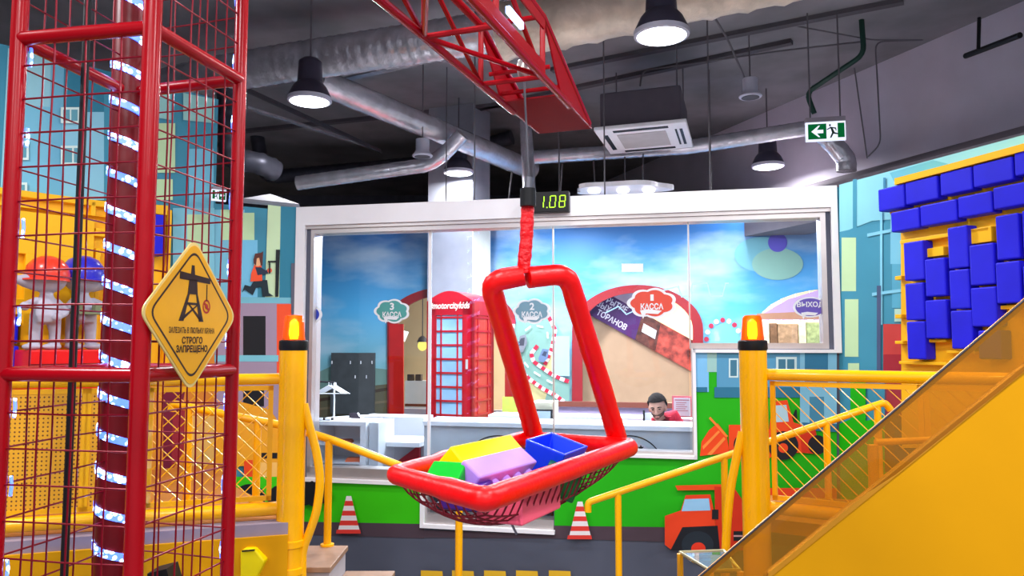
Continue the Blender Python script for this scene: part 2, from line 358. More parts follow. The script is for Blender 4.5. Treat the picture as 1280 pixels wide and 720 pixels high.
P.part('painted_worker', [((26, 42, 52), [(302, 366), (306, 356), (313, 358), (318, 350), (334, 350), (336, 366), (342, 370), (328, 371), (327, 358), (320, 360), (316, 369), (306, 362)]), ((240, 84, 44), [(314, 342), (318, 331), (327, 332), (328, 351), (313, 352)]), ((40, 50, 70), [(319, 334), (326, 334), (332, 338), (335, 337), (335, 342), (322, 344)]),
    ((226, 90, 60), circ(337, 338, 3)), ((22, 30, 34), rect(336, 326, 338, 342)), ((238, 180, 130), circ(322, 327, 5, 6)), ((90, 46, 40), [(317, 324), (319, 317), (326, 316), (329, 314), (328, 332), (326, 332), (324, 322), (321, 323), (320, 332), (317, 329)])], 'kneeling boy in orange vest')
P.part('painted_truck', [((236, 160, 30), [(268, 520), (300, 502), (338, 512), (356, 540), (372, 545), (372, 578), (268, 585)]), ((248, 190, 100), rect(318, 578, 372, 602)), (OR, rect(305, 575, 318, 606)), (OR, rect(318, 600, 372, 608)), (GR, rect(268, 596, 372, 640)), ((20, 20, 26), rect(327, 566, 372, 573)), ((20, 22, 28), circ(312, 622, 20, 17)), ((20, 22, 28), circ(356, 622, 22, 17)), (BR, rect(268, 644, 372, 662))])

mu = thing('painted_city_mural', 'tall painted mural of blue apartment houses with white windows on the far left wall', 'mural', Lw.pt(-.8, 0, -.01))
P = Mural(mu, Lw)
pb = [((150, 205, 216), [(10, 60), (64, 72), (60, 250), (0, 246)]), ((120, 190, 214), [(20, 130), (64, 134), (60, 245), (0, 245)]), ((178, 216, 206), [(112, 96), (196, 108), (196, 156), (112, 148)]), ((110, 178, 205), [(64, 74), (80, 78), (78, 245), (60, 245)]),
      (DT, [(80, 78), (140, 90), (140, 150), (80, 140)]), (TE, rect(130, 118, 150, 250)), ((140, 200, 220), rect(78, 140, 130, 250)), (PG, rect(197, 154, 219, 216)), (PG, rect(194, 224, 216, 250)), ((150, 205, 200), [(190, 108), (214, 112), (214, 150), (190, 146)]), ((150, 205, 200), [(229, 116), (268, 124), (268, 154), (229, 150)]), ((112, 186, 210), rect(236, 186, 267, 260)),
      ((128, 196, 214), rect(216, 260, 268, 440)), (PG, rect(234, 268, 262, 330))]
P.part('painted_towers', pb)
wn = []
for (x, y, w, h) in ((16, 176, 20, 24), (76, 182, 30, 24), (16, 228, 18, 20), (76, 134, 24, 20)):
    wn += [((214, 236, 230), rect(x, y, x+w, y+h)), ((96, 160, 176), rect(x+3, y+3, x+w*.47, y+h-3)), ((96, 160, 176), rect(x+w*.55, y+3, x+w-3, y+h-3))]
for k in range(0, len(wn), 3): P.part('painted_window', wn[k:k+3])
P.part('painted_ground', [((214, 130, 40), [(-40, 430), (268, 440), (268, 700), (-40, 720)]), ((226, 150, 50), [(184, 478), (204, 480), (204, 592), (180, 592)]), ((116, 20, 52), [(204, 480), (232, 484), (214, 592), (204, 590)]), ((150, 36, 50), [(216, 520), (236, 500), (232, 560), (214, 590)]),
    ((226, 176, 90), [(236, 520), (268, 520), (268, 596), (228, 596)]), ((255, 230, 40), [(180, 600), (206, 590), (226, 592), (228, 660), (180, 664)]), (GR, rect(238, 598, 268, 640))])
# ------------------------------------------------------------------ brick reliefs
def brick_relief(pl, name, label, horiz, vert, grow, backing, ledges, top):
    cx = backing[0]
    t = thing(name, label, 'wall relief', pl.pt(pl.hit(*cx)[0], 0.0, -.05))
    pts = [pl.pt(*pl.hit(x, y, -.03), -.03) for x, y in backing]
    MB().prism(pts, pl.n*.03).obj('backing_panel', M['yellow_relief'], t, smooth=0)
    for x0, y0, x1, y1 in ledges:
        mb = MB()
        a = pl.hit((x0+x1)/2, y0, -.06); b = pl.hit((x0+x1)/2, y1, -.06); u0 = pl.hit(x0, (y0+y1)/2, -.06)[0]; u1 = pl.hit(x1, (y0+y1)/2, -.06)[0]
        mb.par(pl.pt(min(u0, u1), b[1], -.085), pl.u*abs(u1-u0), pl.n*.055, V((0, 0, a[1]-b[1])))
        mb.obj('ledge', M['yellow_relief'], t, smooth=0, bevel=.004)
    if top:
        p = [pl.pt(*pl.hit(x, y, -.13), -.13) for x, y in top]; MB().prism(p, pl.n*.1).obj('top_ledge', M['yellow_relief'], t, smooth=0)
    for (x0, x1, ya, yb) in vert:
        xm = (x0+x1)/2; za = pl.hit(xm, ya, -.12)[1]; zb = pl.hit(xm, yb, -.12)[1]; u0 = pl.hit(x0, (ya+yb)/2, -.12)[0]; u1 = pl.hit(x1, (ya+yb)/2, -.12)[0]
        g = .004; MB().par(pl.pt(u0+g, zb+g, -.12), pl.u*(u1-u0-2*g), pl.n*.09, V((0, 0, za-zb-2*g))).obj('brick', M['blue'], t, smooth=0, bevel=.009)
    for (x0, x1, yl, yr, yl2, yr2) in horiz:
        za = (pl.hit(x0, yl, -.12)[1]+pl.hit(x1, yr, -.12)[1])/2; zb = (pl.hit(x0, yl2, -.12)[1]+pl.hit(x1, yr2, -.12)[1])/2; u0 = pl.hit(x0, (yl+yl2)/2, -.12)[0]; u1 = pl.hit(x1, (yr+yr2)/2, -.12)[0]
        g = .004; MB().par(pl.pt(u0+g, zb+g, -.12), pl.u*(u1-u0-2*g), pl.n*.09, V((0, 0, za-zb-2*g))).obj('brick', M['blue'], t, smooth=0, bevel=.009)
    return t
H = [(1097, 1130.5, 236, 229, 266, 259), (1131, 1172, 229, 217, 258, 248), (1174.5, 1215, 216, 207, 247, 237), (1215.5, 1266, 207, 193, 237, 224), (1267, 1320, 190, 176, 222, 210),
     (1113, 1149, 265, 258, 292, 285), (1149.5, 1196, 257, 247, 285, 276), (1196.5, 1240, 247, 236, 275, 265), (1240.5, 1300, 236, 220, 265, 251)]
Vt = [(1129, 1155, 301, 351), (1131, 1155, 353, 401), (1133, 1157, 401, 450), (1155.5, 1182, 322, 371), (1156, 1184, 374, 424), (1184, 1210, 282, 336), (1186, 1212, 336, 387), (1188, 1216, 387, 437),
      (1211, 1243, 304, 357), (1213, 1246, 358, 409), (1222, 1252, 412, 450), (1244, 1274, 267, 325), (1244, 1276, 326, 380), (1277, 1310, 260, 320), (1278, 1312, 330, 385)]
ledges = [(1157, 310, 1183, 321), (1127, 452, 1186, 456), (1213, 285, 1243, 304), (1187, 438, 1222, 442), (1159, 424, 1186, 428), (1246, 381, 1300, 386), (1122, 345, 1130, 350), (1122, 393, 1130, 398), (1122, 426, 1132, 430), (1128, 292, 1240, 297)]
brick_relief(R, 'blue_brick_relief', 'large yellow and blue toy brick wall panel on the right wall above the railing', H, Vt, 0, [(1110, 262), (1110, 240), (1320, 172), (1320, 560), (1127, 560), (1126, 292)], ledges, [(1118, 231), (1118, 223), (1175, 208), (1320, 168), (1320, 178)])
t = brick_relief(Lw, 'yellow_fort_relief', 'yellow fort wall panel with blue bricks behind the crane tower', [], [(184, 206, 267, 293), (184, 206, 294, 320), (2, 24, 395, 430), (-2, 24, 432, 466)], 0, [(-60, 470), (-60, 240), (18, 243), (210, 257), (212, 470)], [(-60, 262, 160, 262.5)], None)
# raised courses on the fort panel leave the slots between them
mb = MB()
def raised(x0, y0, x1, y1):
    mb = MB()
    a = Lw.hit((x0+x1)/2, y0, -.08); b = Lw.hit((x0+x1)/2, y1, -.08); u0 = Lw.hit(x0, (y0+y1)/2, -.08)[0]; u1 = Lw.hit(x1, (y0+y1)/2, -.08)[0]
    mb.par(Lw.pt(u0, b[1], -.08), Lw.u*(u1-u0), Lw.n*.05, V((0, 0, a[1]-b[1])))
    mb.obj('raised_course', M['yellow_relief'], t, smooth=0, bevel=.004)
for q in ((-60, 244, 210, 252), (114, 252, 120, 270), (14, 268, 118, 320), (-60, 268, 14, 314), (30, 320, 118, 420), (120, 288, 182, 292), (140, 252, 183, 288), (-60, 328, 14, 360), (-60, 372, 30, 392), (118, 292, 182, 298), (136, 310, 182, 430), (118, 310, 124, 432), (26, 392, 118, 432), (207, 262, 212, 470)): raised(*q)

# ------------------------------------------------------------------ worker figures on their red plinth
m_mouse = mat('pale_grey_resin', (176, 172, 186), .35, var=.04); m_nose = mat('black_resin', (20, 20, 30), .3)
Yp = Lw.o.y; pb = Lw.pt(Lw.hit(80, 440)[0], 0, -.28)
pz = at(80, 437, pb.y)[2]
pl0 = thing('red_plinth', 'red box plinth under the two grey figures in front of the yellow fort panel', 'plinth', V((pb.x, pb.y, pz-.3)))
zdk = at(300, 640, 4.1).z-.08
MB().par(Lw.pt(Lw.hit(36, 440, -.4)[0], zdk, -.42), Lw.u*(Lw.hit(128, 440, -.4)[0]-Lw.hit(36, 440, -.4)[0]), Lw.n*.3, V((0, 0, pz-zdk))).obj('box', mat('red_plinth_paint', (226, 20, 22), .4), pl0, smooth=0, bevel=.01)
mb = MB(); wv = Lw.hit(36, 440, -.4)[0]; we = Lw.hit(128, 440, -.4)[0]
mb.par(Lw.pt(wv, pz-.1, -.425), Lw.u*(we-wv), Lw.n*.006, V((0, 0, .008))); mb.obj('joint_line', M['darkred'], pl0, smooth=0)
def figure(px, dep, face, cap, label, s, tray):
    base = Lw.pt(Lw.hit(px, 440, dep)[0], pz, dep); f = at(px, 325, base.y)[2]-pz      # height to the top of the helmet
    t = thing('worker_figure', label, 'figure', base, 'grey cartoon worker figures')
    k = f/1.0; fx = Lw.u*face; mb = MB()
    b = lambda x, y, z: base+Lw.u*(x*k)+Lw.n*(y*k)+V((0, 0, z*k))
    hx = .10*face
    for sx in (-.10, .10):       # legs and feet
        mb.tube([b(sx, 0, .04), b(sx, 0, .2), b(sx*.8, 0, .34)], [.055*k, .06*k, .08*k], 12); mb.ball(b(sx+.03*face, -.02, .035), (.1*k, .07*k, .04*k), 14, 8, Lw_R)
    mb.lathe([(.0, .28*k), (.14*k, .3*k), (.155*k, .38*k), (.12*k, .5*k), (.07*k, .6*k), (.05*k, .68*k), (.0, .7*k)], base, 20)
    mb.ball(b(0, 0, .78), (.2*k, .17*k, .15*k), 20, 14, Lw_R)
    mb.tube([b(.1*face, 0, .75), b(.24*face, -.02, .755), b(.33*face, -.03, .77)], [.11*k, .07*k, .035*k], 14)
    for sx in (-1, 1):           # arms
        mb.tube(fillet([b(.09*sx, -.02, .55), b(.2*sx, -.06, .42 if sx != face else .5), b(.16*sx+.1*face, -.17, .36 if sx != face else .47)], .06*k, 4), .038*k, 10)
        mb.ball(b(.16*sx+.1*face, -.17, .36 if sx != face else .47), .05*k, 12, 8)
    me_o = mb.obj('body', m_mouse, t, smooth=60)
    rm = me_o.modifiers.new('merge', 'REMESH'); rm.mode = 'VOXEL'; rm.voxel_size = .008; rm.use_smooth_shade = True
    MB().ball(b(.35*face, -.03, .785), .04*k, 12, 8).obj('nose', m_nose, t, smooth=60)
    q = [(.215, -.03), (.225, .04), (.205, .13), (.15, .2), (.07, .24), (0, .25)]
    MB().lathe([(r*k, h*k) for r, h in q], b(0, 0, .80), 24).mi(0).lathe([(.21*k, -.035*k), (.25*k, -.04*k), (.25*k, -.025*k), (.21*k, -.015*k)], b(.03*face, -.01, .80), 24).obj('helmet', mat('helmet_'+cap[0], cap[1], .3, coat=.4), t, smooth=50)
    if tray:
        MB().box(b(.0, -.2, .4), (.34*k, .16*k, .03*k), Lw_R).box(b(-.1, -.2, .46), (.08*k, .08*k, .1*k), Lw_R).box(b(.08, -.2, .45), (.06*k, .1*k, .08*k), Lw_R).obj('tool_tray', mat('olive_grey_plastic', (120, 128, 96), .5), t, smooth=0)
    return t
ang = math.atan2(Lw.u.y, Lw.u.x); Lw_R = Matrix.Rotation(ang, 3, 'Z')
figure(55, -.33, -1, ('orange_red', (232, 62, 40)), 'grey long-nosed figure in an orange-red helmet on the red plinth', 1, False)
figure(100, -.22, 1, ('blue', (54, 50, 190)), 'grey figure in a blue helmet holding tools on the red plinth', 1, True)

# ------------------------------------------------------------------ left tower of the crane
h = 1.2; YA, YB, YC, YD = 2.95, 3.42, 2.84, 3.6
cA = at(9, 360, YA); cC = at(179, 360, YC); cB = at(293, 360, YB); cD = at(152, 360, YD)
tw = thing('crane_tower', 'red steel crane tower with wire mesh sides and glowing light strips at the left', 'crane tower', V(((cA.x+cB.x)/2, (cC.y+cD.y)/2, 0)))
ztop = HC+2.9
for c, r, m in ((cA, .031, M['red']), (cC, .034, M['red']), (cB, .029, M['red']), (cD, .075, M['darkred'])):
    MB().tube([V((c.x, c.y, 0)), V((c.x, c.y, ztop))], r, 20).obj('corner_post', m, tw)
zr = [HC-1.62, HC-.115, HC+1.20, HC+2.7]
for z in zr:
    for a, b in ((cA, cC), (cC, cB), (cB, cD), (cD, cA)):
        MB().tube([V((a.x, a.y, z)), V((b.x, b.y, z))], .028, 14).obj('cross_rail', M['red'], tw)
def lerp(a, b, t): return V(a)*(1-t)+V(b)*t
for i, (a, b, nv) in enumerate(((cA, cC, 3), (cC, cB, 4), (cB, cD, 4), (cD, cA, 4))):
    mb = MB(); a0 = V((a.x, a.y, 0)); b0 = V((b.x, b.y, 0)); rnd = random.Random(i)
    for k in range(1, nv+1):
        p = lerp(a0, b0, (k+.15*rnd.uniform(-1, 1))/(nv+1)); mb.tube([p+V((rnd.uniform(-.004, .004), 0, z)) for z in [.05+.25*j for j in range(20)]], .0038, 6)
    zz = .12
    while zz < ztop-.05:
        mb.tube([a0+V((0, 0, zz)), lerp(a0, b0, .5)+V((0, 0, zz+rnd.uniform(-.006, .006))), b0+V((0, 0, zz))], .0038, 6); zz += .135
    mb.obj('wire_mesh', mat('dark_red_wire', (128, 4, 30), .35, metal=.2), tw)
# light strips wound on the rear post and running inside the two outer posts
m_led = lamp_mat('blue_white_led', (120, 175, 255), 9.0)
def led_strip(c, r, pitch, z0, z1, a0, name='light_strip', wid=.018):
    mb = MB(); mg = []
    n = int((z1-z0)/pitch*28); ring = []
    for k in range(n+1):
        z = z0+(z1-z0)*k/n; an = a0-2*math.pi*(z-z0)/pitch; ring.append((V((math.cos(an), math.sin(an), 0)), z))
    vs = []; fs = []
    for d, z in ring:
        for q, hh in ((r, -wid), (r, wid), (r+.007, wid), (r+.007, -wid)): vs.append(V((c.x, c.y, z))+d*q+V((0, 0, hh)))
    for k in range(n):
        for j in range(4): fs.append((k*4+j, k*4+(j+1) % 4, (k+1)*4+(j+1) % 4, (k+1)*4+j))
    o = mb.add(vs, fs).obj(name, m_strip, tw, smooth=0); return o
m_strip = bpy.data.materials.new('led_strip_with_dots'); m_strip.use_nodes = True; nt = m_strip.node_tree; b = nt.nodes['Principled BSDF']
tc = nt.nodes.new('ShaderNodeTexCoord'); vo = nt.nodes.new('ShaderNodeTexVoronoi'); vo.inputs['Scale'].default_value = 38; nt.links.new(tc.outputs['Object'], vo.inputs['Vector'])
cr = nt.nodes.new('ShaderNodeValToRGB'); cr.color_ramp.elements[0].color = (5, 8, 14, 1); cr.color_ramp.elements[1].color = (.03, .16, 1.6, 1); cr.color_ramp.elements[0].position = .15; cr.color_ramp.elements[1].position = .5
nt.links.new(vo.outputs['Distance'], cr.inputs['Fac']); nt.links.new(cr.outputs['Color'], b.inputs['Emission Color']); b.inputs['Emission Strength'].default_value = 1.5; b.inputs['Base Color'].default_value = (.3, .4, .6, 1)
led_strip(cD, .076, .172, .1, ztop-.1, 2.2)
for c, dx, dy in ((cA, .031, .028), (cB, -.031, .012)):
    rnd = random.Random(int(c.x*100)); z = .2
    while z < ztop-.2:
        MB().tube([V((c.x+dx, c.y+dy, z)), V((c.x+dx*1.12, c.y+dy, z+.04)), V((c.x+dx, c.y+dy, z+.075))], .006, 6).obj('light_strip', m_strip, tw); z += .27+.1*rnd.random()
cr_ = at(95, 360, 3.2)
MB().tube([V((cr_.x, cr_.y, 0)), V((cr_.x, cr_.y, ztop))], .016, 12).obj('hoist_pipe', M['black'], tw)

# warning sign on the tower's right face
sg = thing('warning_sign', 'yellow diamond warning sign with a crane symbol hung on the red tower mesh', 'sign', at(243, 480, 3.05))
sc_ = at(243, 393, 3.04); ux = (V((cB.x, cB.y, 0))-V((cC.x, cC.y, 0))).normalized(); uz = V((0, 0, 1)); un = V((ux.y, -ux.x, 0)); sc_ = sc_+un*.0
# put it just off the mesh on the camera side
mid = (cC+cB)/2; d_ = (V((mid.x, mid.y, 0))-V((sc_.x, sc_.y, 0))).dot(un); sc_ = sc_+un*(d_+.05)
lft = at(187, 393, 1); hh_ = .285
def rdiam(r, cr_, n=6):
    pts = []
    for k, (cx, cy) in enumerate(((0, r), (-r*WS, 0), (0, -r), (r*WS, 0))):
        pass
    cs = [(0, r), (-r*WS, 0), (0, -r), (r*WS, 0)]; P3 = [V((x, y, 0)) for x, y in cs]; out = []
    for i in range(4):
        a, b, c = P3[i-1], P3[i], P3[(i+1) % 4]; p0 = b+(a-b).normalized()*cr_; p2 = b+(c-b).normalized()*cr_
        for j in range(n+1):
            t = j/n; out.append(p0*(1-t)**2+b*2*t*(1-t)+p2*t*t)
    return out
WS = 1.0
def sgp(x, y, o=0): return sc_+ux*x+uz*y+un*o
MB().prism([sgp(p.x, p.y, 0) for p in rdiam(.305, .05)], un*.006).obj('clear_backing', mat('frosted_acrylic_edge', (214, 190, 120), .3), sg, smooth=0)
MB().prism([sgp(p.x, p.y, .0062) for p in rdiam(.292, .05)], un*.002).obj('yellow_face', mat('sign_yellow', (218, 156, 0), .35), sg, smooth=0)
mb = MB(); o1 = [sgp(p.x, p.y, .0085) for p in rdiam(.262, .05)]; o2 = [sgp(p.x, p.y, .0085) for p in rdiam(.25, .045)]; n = len(o1)
mb.add(o1+o2, [(i, (i+1) % n, (i+1) % n+n, i+n) for i in range(n)]); mb.obj('black_border', mat('sign_black', (40, 8, 6), .5), sg, smooth=0)
mb = MB(); q = lambda pts: mb.prism([sgp(x*.85, y*.74+.065, .0085) for x, y in pts], un*.001)
q([(-.105, .135), (.125, .115), (.125, .085), (-.105, .095)]); q([(-.02, .175), (.0, .175), (.005, .125), (-.025, .125)])
q([(-.035, .1), (.022, .1), (.03, .02), (-.045, .02)])
q([(-.03, .02), (-.045, .02), (-.105, -.125), (-.07, -.125)]); q([(.018, .02), (.03, .02), (.08, -.125), (.045, -.125)])
q([(-.045, -.03), (-.035, -.03), (.07, -.115), (.05, -.12)]); q([(.035, -.03), (.045, -.03), (-.075, -.12), (-.09, -.11)]); q([(-.05, -.025), (.042, -.025), (.042, -.038), (-.05, -.038)])
q([(.098, .08), (.104, .08), (.104, -.01), (.098, -.01)])
add_text(mb, 'ЗАЛЕЗАТЬ В ЛЮЛЬКУ КРАНА', sgp(0, -.063, .0095), ux, uz, .29, .024, .015); add_text(mb, 'СТРОГО', sgp(0, -.102, .0095), ux, uz, .13, .028, .03); add_text(mb, 'ЗАПРЕЩЕНО', sgp(0, -.138, .0095), ux, uz, .20, .034, .035)
mb.obj('black_print', mat('sign_black', (30, 8, 6), .5), sg, smooth=0)
mb = MB(); ci = circ(0, 0, .032, .036); n = len(ci); o1 = [sgp(.086+x*.8, .035+y*.8, .0090) for x, y in ci]; o2 = [sgp(.086+x*.58, .035+y*.58, .0090) for x, y in ci]
mb.add(o1+o2, [(i, (i+1) % n, (i+1) % n+n, i+n) for i in range(n)]); mb.prism([sgp(.086+x*.8, .035+y*.8, .009) for x, y in ((-.02, .012), (-.012, .02), (.02, -.012), (.012, -.02))], un*.001)
mb.prism([sgp(.086+x*.3, .035+y*.3, .0088) for x, y in ci], un*.001); mb.obj('red_print', mat('sign_red', (160, 16, 16), .5), sg, smooth=0)
# ------------------------------------------------------------------ crane jib
jz = HC+.86
c1e = hitz(672, 166, jz); c2e = hitz(738, 159, jz); c1s = hitz(467, 0, jz); c2s = hitz(598, 0, jz)
jd = ((c1e+c2e)/2-(c1s+c2s)/2).normalized(); jw = (c2e-c1e); wl = .215; jn = V((jd.y, -jd.x, 0)); ce = (c1e+c2e)/2; L = 3.0
jb = thing('crane_jib', 'red lattice crane jib slanting across the ceiling with the basket rope', 'crane jib', V((ce.x, ce.y, jz))-jd*1.2)
def J(s, side, z=0): return ce-jd*s+jn*(side*wl/2)+V((0, 0, z))    # s metres back from the tip
hh = .2; ch = .013
for sd in (-1, 1):
    MB().tube([J(.30, sd), J(L, sd)], ch, 12).obj('lower_chord', M['red'], jb)
    MB().tube([J(.02, sd, .01), J(.62, sd, hh), J(L, sd, hh)], ch, 12).obj('upper_chord', M['red'], jb)
nodes = [.62+.42*k for k in range(6)]
for i, s in enumerate(nodes):
    MB().tube([J(s, -1), J(s, 1)], .009, 8).obj('cross_bar', M['red'], jb)
    MB().tube([J(s, -1, hh), J(s, 1, hh)], .009, 8).obj('cross_bar', M['red'], jb)
    for sd in (-1, 1):
        MB().tube([J(s, sd), J(s, sd, hh)], .009, 8).obj('upright', M['red'], jb)
        MB().tube([J(s, sd), J(s+.42, sd, hh)], .008, 8).obj('side_brace', M['red'], jb)
    if i % 1 == 0: MB().tube([J(s, -1 if i % 2 else 1), J(s+.42, 1 if i % 2 else -1)], .008, 8).obj('bottom_brace', M['red'], jb)
mb = MB().prism([J(-.02, -1), J(-.02, 1), J(.42, 1), J(.42, -1)], V((0, 0, .006))); mb.obj('tip_floor_plate', mat('matt_dark_red', (134, 0, 18), .7, spec=.15), jb, smooth=0)
for sd in (-1, 1):
    mb = MB().prism([J(-.02, sd), J(.42, sd), J(.62, sd, hh), J(.58, sd, hh)], jn*sd*.006); mb.obj('tip_side_plate', M['red'], jb, smooth=0)
for s_, l_ in ((1.42, .26), (.98, .12)): MB().par(J(s_, 1.06, .06), jd*l_, jn*.012, V((0, 0, .02))).obj('light_strip', lamp_mat('jib_led', (150, 190, 255), 7), jb, smooth=0)
MB().par(J(L, 1.02, .0), jd*(L-.62), jn*.006, V((0, 0, .045))).par(J(L, 1.02, hh-.045), jd*(L-.62), jn*.006, V((0, 0, .045))).obj('side_trim_plate', M['red'], jb, smooth=0)
rp = hitz(666, 108, jz); rs = (ce-V((rp.x, rp.y, jz))).dot(jd); pc = J(rs, .15, .06)
MB().lathe([(.0, -.012), (.035, -.012), (.035, -.008), (.02, -.004), (.02, .004), (.035, .008), (.035, .012), (0, .012)], pc, 20, axis=jn).ball(pc+jn*.02, .012).obj('pulley', M['silver'], jb)
MB().tube([J(rs, -1, .06), J(rs, 1, .06)], .008, 8).tube([J(rs-.12, -1, .03), J(rs-.12, 1, .03)], .008, 8).obj('pulley_axle', M['red'], jb)

# ------------------------------------------------------------------ hanging basket
Lb, Fb, Rb, Bb = at(492, 593, 2.27), at(607, 625, 1.98), at(789, 559, 2.85), at(655, 549, 3.12)
bk = thing('hanging_basket', 'red foam padded basket hanging on the crane rope full of toy bricks', 'basket', (Lb+Fb+Rb+Bb)/4)
r = .0325; cyc = fillet([(Lb+Fb)/2, Fb, Rb, Bb, Lb, (Lb+Fb)/2], .03, 4)[:-1]
def wob(pts, k=6):
    out = []
    for i in range(len(pts)):
        a = pts[i]; b = pts[(i+1) % len(pts)]; m = max(1, int((b-a).length/.05))
        for j in range(m): out.append(a.lerp(b, j/m))
    return out
ring = wob(cyc); MB().tube(ring, [r*(1+.025*math.sin(i*1.7))*(.86 if (p-Lb).length < .25 else 1) for i, p in enumerate(ring)], 18, closed=True).obj('padded_rim', M['foam'], bk, smooth=60)
top = at(657, 347, 2.58); gl, gr = at(612, 352, 2.58), at(709, 342, 2.62); bl, br = at(668, 545, 3.12), at(772, 548, 2.95)
hp = fillet([bl, gl, at(655, 344, 2.58)], .05, 6); hp = [hp[0].lerp(hp[1], k/10) for k in range(10)]+hp[1:]
MB().tube(hp, [.0365*(1+.03*math.sin(i*2.1)) for i in range(len(hp))], 18).obj('padded_handle', M['foam'], bk, smooth=60)
hp = fillet([br, gr, at(660, 347, 2.58)], .05, 6); hp = [hp[0].lerp(hp[1], k/10) for k in range(10)]+hp[1:]
MB().tube(hp, [.0365*(1+.03*math.sin(i*2.3)) for i in range(len(hp))], 18).obj('padded_handle', M['foam'], bk, smooth=60)
st = [at(656, 342, 2.58), at(655, 330, 2.58), at(658, 300, 2.585), at(659.5, 262, 2.59), at(660, 240, 2.59)]
sp = [st[i].lerp(st[i+1], k/8) for i in range(4) for k in range(8)]+[st[-1]]
MB().tube(sp, [.0225*(1+.05*math.sin(i*1.9)+.03*math.sin(i*.7)) for i in range(len(sp))], 16).obj('taped_sleeve', mat('red_tape', (222, 14, 24), .3, var=.1, bump=.5, bscale=70), bk, smooth=60)
MB().tube([at(660, 258, 2.575), at(660, 236, 2.575)], .027, 16).obj('black_collar', M['black'], bk)
MB().tube([at(660, 240, 2.59), at(661, 222, 2.59)], .016, 12).obj('rope_clamp', mat('grey_metal_clamp', (120, 120, 128), .35, metal=.8), bk)
# net sagging under the rim
NU, NV = 24, 12; mb = MB(); G_ = []
for i in range(NU+1):
    row = []
    for j in range(NV+1):
        s, t = i/NU, j/NV; p = (Fb.lerp(Rb, s)).lerp(Lb.lerp(Bb, s), t); d = (math.sin(math.pi*s)*math.sin(math.pi*t))**.45 if 0 < s < 1 and 0 < t < 1 else 0
        row.append(p+V((0, 0, -.02-.15*d))+V((.01, -.05, 0))*d*0)
    G_.append(row)
for i in range(1, NU): mb.tube(G_[i], .0028, 5)
for j in range(1, NV): mb.tube([G_[i][j] for i in range(NU+1)], .0028, 5)
mb.obj('rope_net', mat('dark_red_cord', (120, 20, 36), .7), bk)
MB().tube([at(638, 652, 2.35), at(646, 668, 2.35)], .004, 6).obj('loose_cord', mat('grey_cord', (130, 130, 140), .7), bk)
# rope from the jib
rt = V((pc.x, pc.y, pc.z)); MB_ = MB().tube([rt, at(661, 224, 2.59)], .0035, 8); tag(MB_.obj('hoist_rope', mat('steel_rope', (110, 108, 115), .4, metal=.6)), 'thin steel rope from the crane jib down to the basket', 'rope')

# toy bricks in the basket
ax = (Rb-Fb); ax.z = 0; ax.normalize(); ay = V((-ax.y, ax.x, 0)); az = V((0, 0, 1))
def brick(name, label, c, size, mats, roll=0, pitch=0, yaw=0, studs=None, grp='toy bricks in the basket', hollow=False):
    Mx = Matrix((ax, ay, az)).transposed() @ Matrix.Rotation(yaw, 3, 'Z') @ Matrix.Rotation(pitch, 3, 'Y') @ Matrix.Rotation(roll, 3, 'X')
    t = thing(name, label, 'toy brick', c-V((0, 0, .05)), grp)
    if hollow:
        w, d, h_ = size; k = .014; mb = MB(); pr = lambda x, y, z: c+Mx @ V((x, y, z))
        o = [(-w/2*.8, -d/2*.8), (w/2*.8, -d/2*.8), (w/2*.8, d/2*.8), (-w/2*.8, d/2*.8)]; tp = [(-w/2, -d/2), (w/2, -d/2), (w/2, d/2), (-w/2, d/2)]
        q = 1-k/w*2; vs = [pr(x, y, -h_/2) for x, y in o]+[pr(x, y, h_/2) for x, y in tp]+[pr(x*q, y*q, h_/2) for x, y in tp]+[pr(x*q, y*q, -h_/2+k) for x, y in o]
        fs = [(3, 2, 1, 0)]+[(i, (i+1) % 4, (i+1) % 4+4, i+4) for i in range(4)]+[(i+4, (i+1) % 4+4, (i+1) % 4+8, i+8) for i in range(4)]+[(i+8, (i+1) % 4+8, (i+1) % 4+12, i+12) for i in range(4)]+[(12, 13, 14, 15)]
        mb.add(vs, fs).obj('tub', mats[0], t, smooth=0, bevel=.004)
    else: blk = MB().box(c, size, Mx).obj('block', mats[0], t, smooth=0, bevel=.006)
    if studs:
        axn, n1, n2 = studs; mb = MB(); nrm = Mx @ V(axn)
        e1 = V((1, 0, 0)) if abs(axn[0]) < .5 else V((0, 1, 0)); e2 = V(axn).cross(e1); half = abs(V(axn).dot(V(size)))/2
        s1 = abs(e1.dot(V(size))); s2 = abs(e2.dot(V(size)))
        for i in range(n1):
            for j in range(n2):
                p = c+Mx @ (V(axn)*half+e1*((i+.5)/n1-.5)*s1+e2*((j+.5)/n2-.5)*s2); rr = min(s1/n1, s2/n2)*.3
                MB().lathe([(rr, -.002), (rr, .018), (rr*.85, .022), (0, .022)], p, 18, axis=nrm).obj('stud', mats[-1], blk)
    return t
my = mat('yellow_plastic_brick', (255, 222, 0), .35); mpu = mat('lilac_plastic_brick', (176, 136, 226), .35); mgr = mat('green_plastic_brick', (8, 168, 40), .35); mbl = mat('blue_plastic_brick', (20, 60, 235), .3)
mpk = mat('pink_plastic_brick', (240, 92, 120), .4); mdg = mat('dark_green_plastic_brick', (12, 84, 36), .4); mdp = mat('dark_purple_plastic_brick', (70, 30, 130), .4)
def under(px, py, Y, roll, h_, pitch=0): return at(px, py, Y)-(az*math.cos(roll)-ay*math.sin(roll))*h_/2
brick('toy_brick', 'big yellow brick, topmost in the basket beside the lilac one', under(612, 560, 2.54, .75, .1), (.37, .075, .10), [my], roll=.75)
brick('toy_brick', 'lilac studded brick tilted in front of the yellow brick', under(628, 576, 2.42, .62, .09), (.35, .078, .09), [mpu], roll=.62, studs=((0, -1, 0), 5, 1))
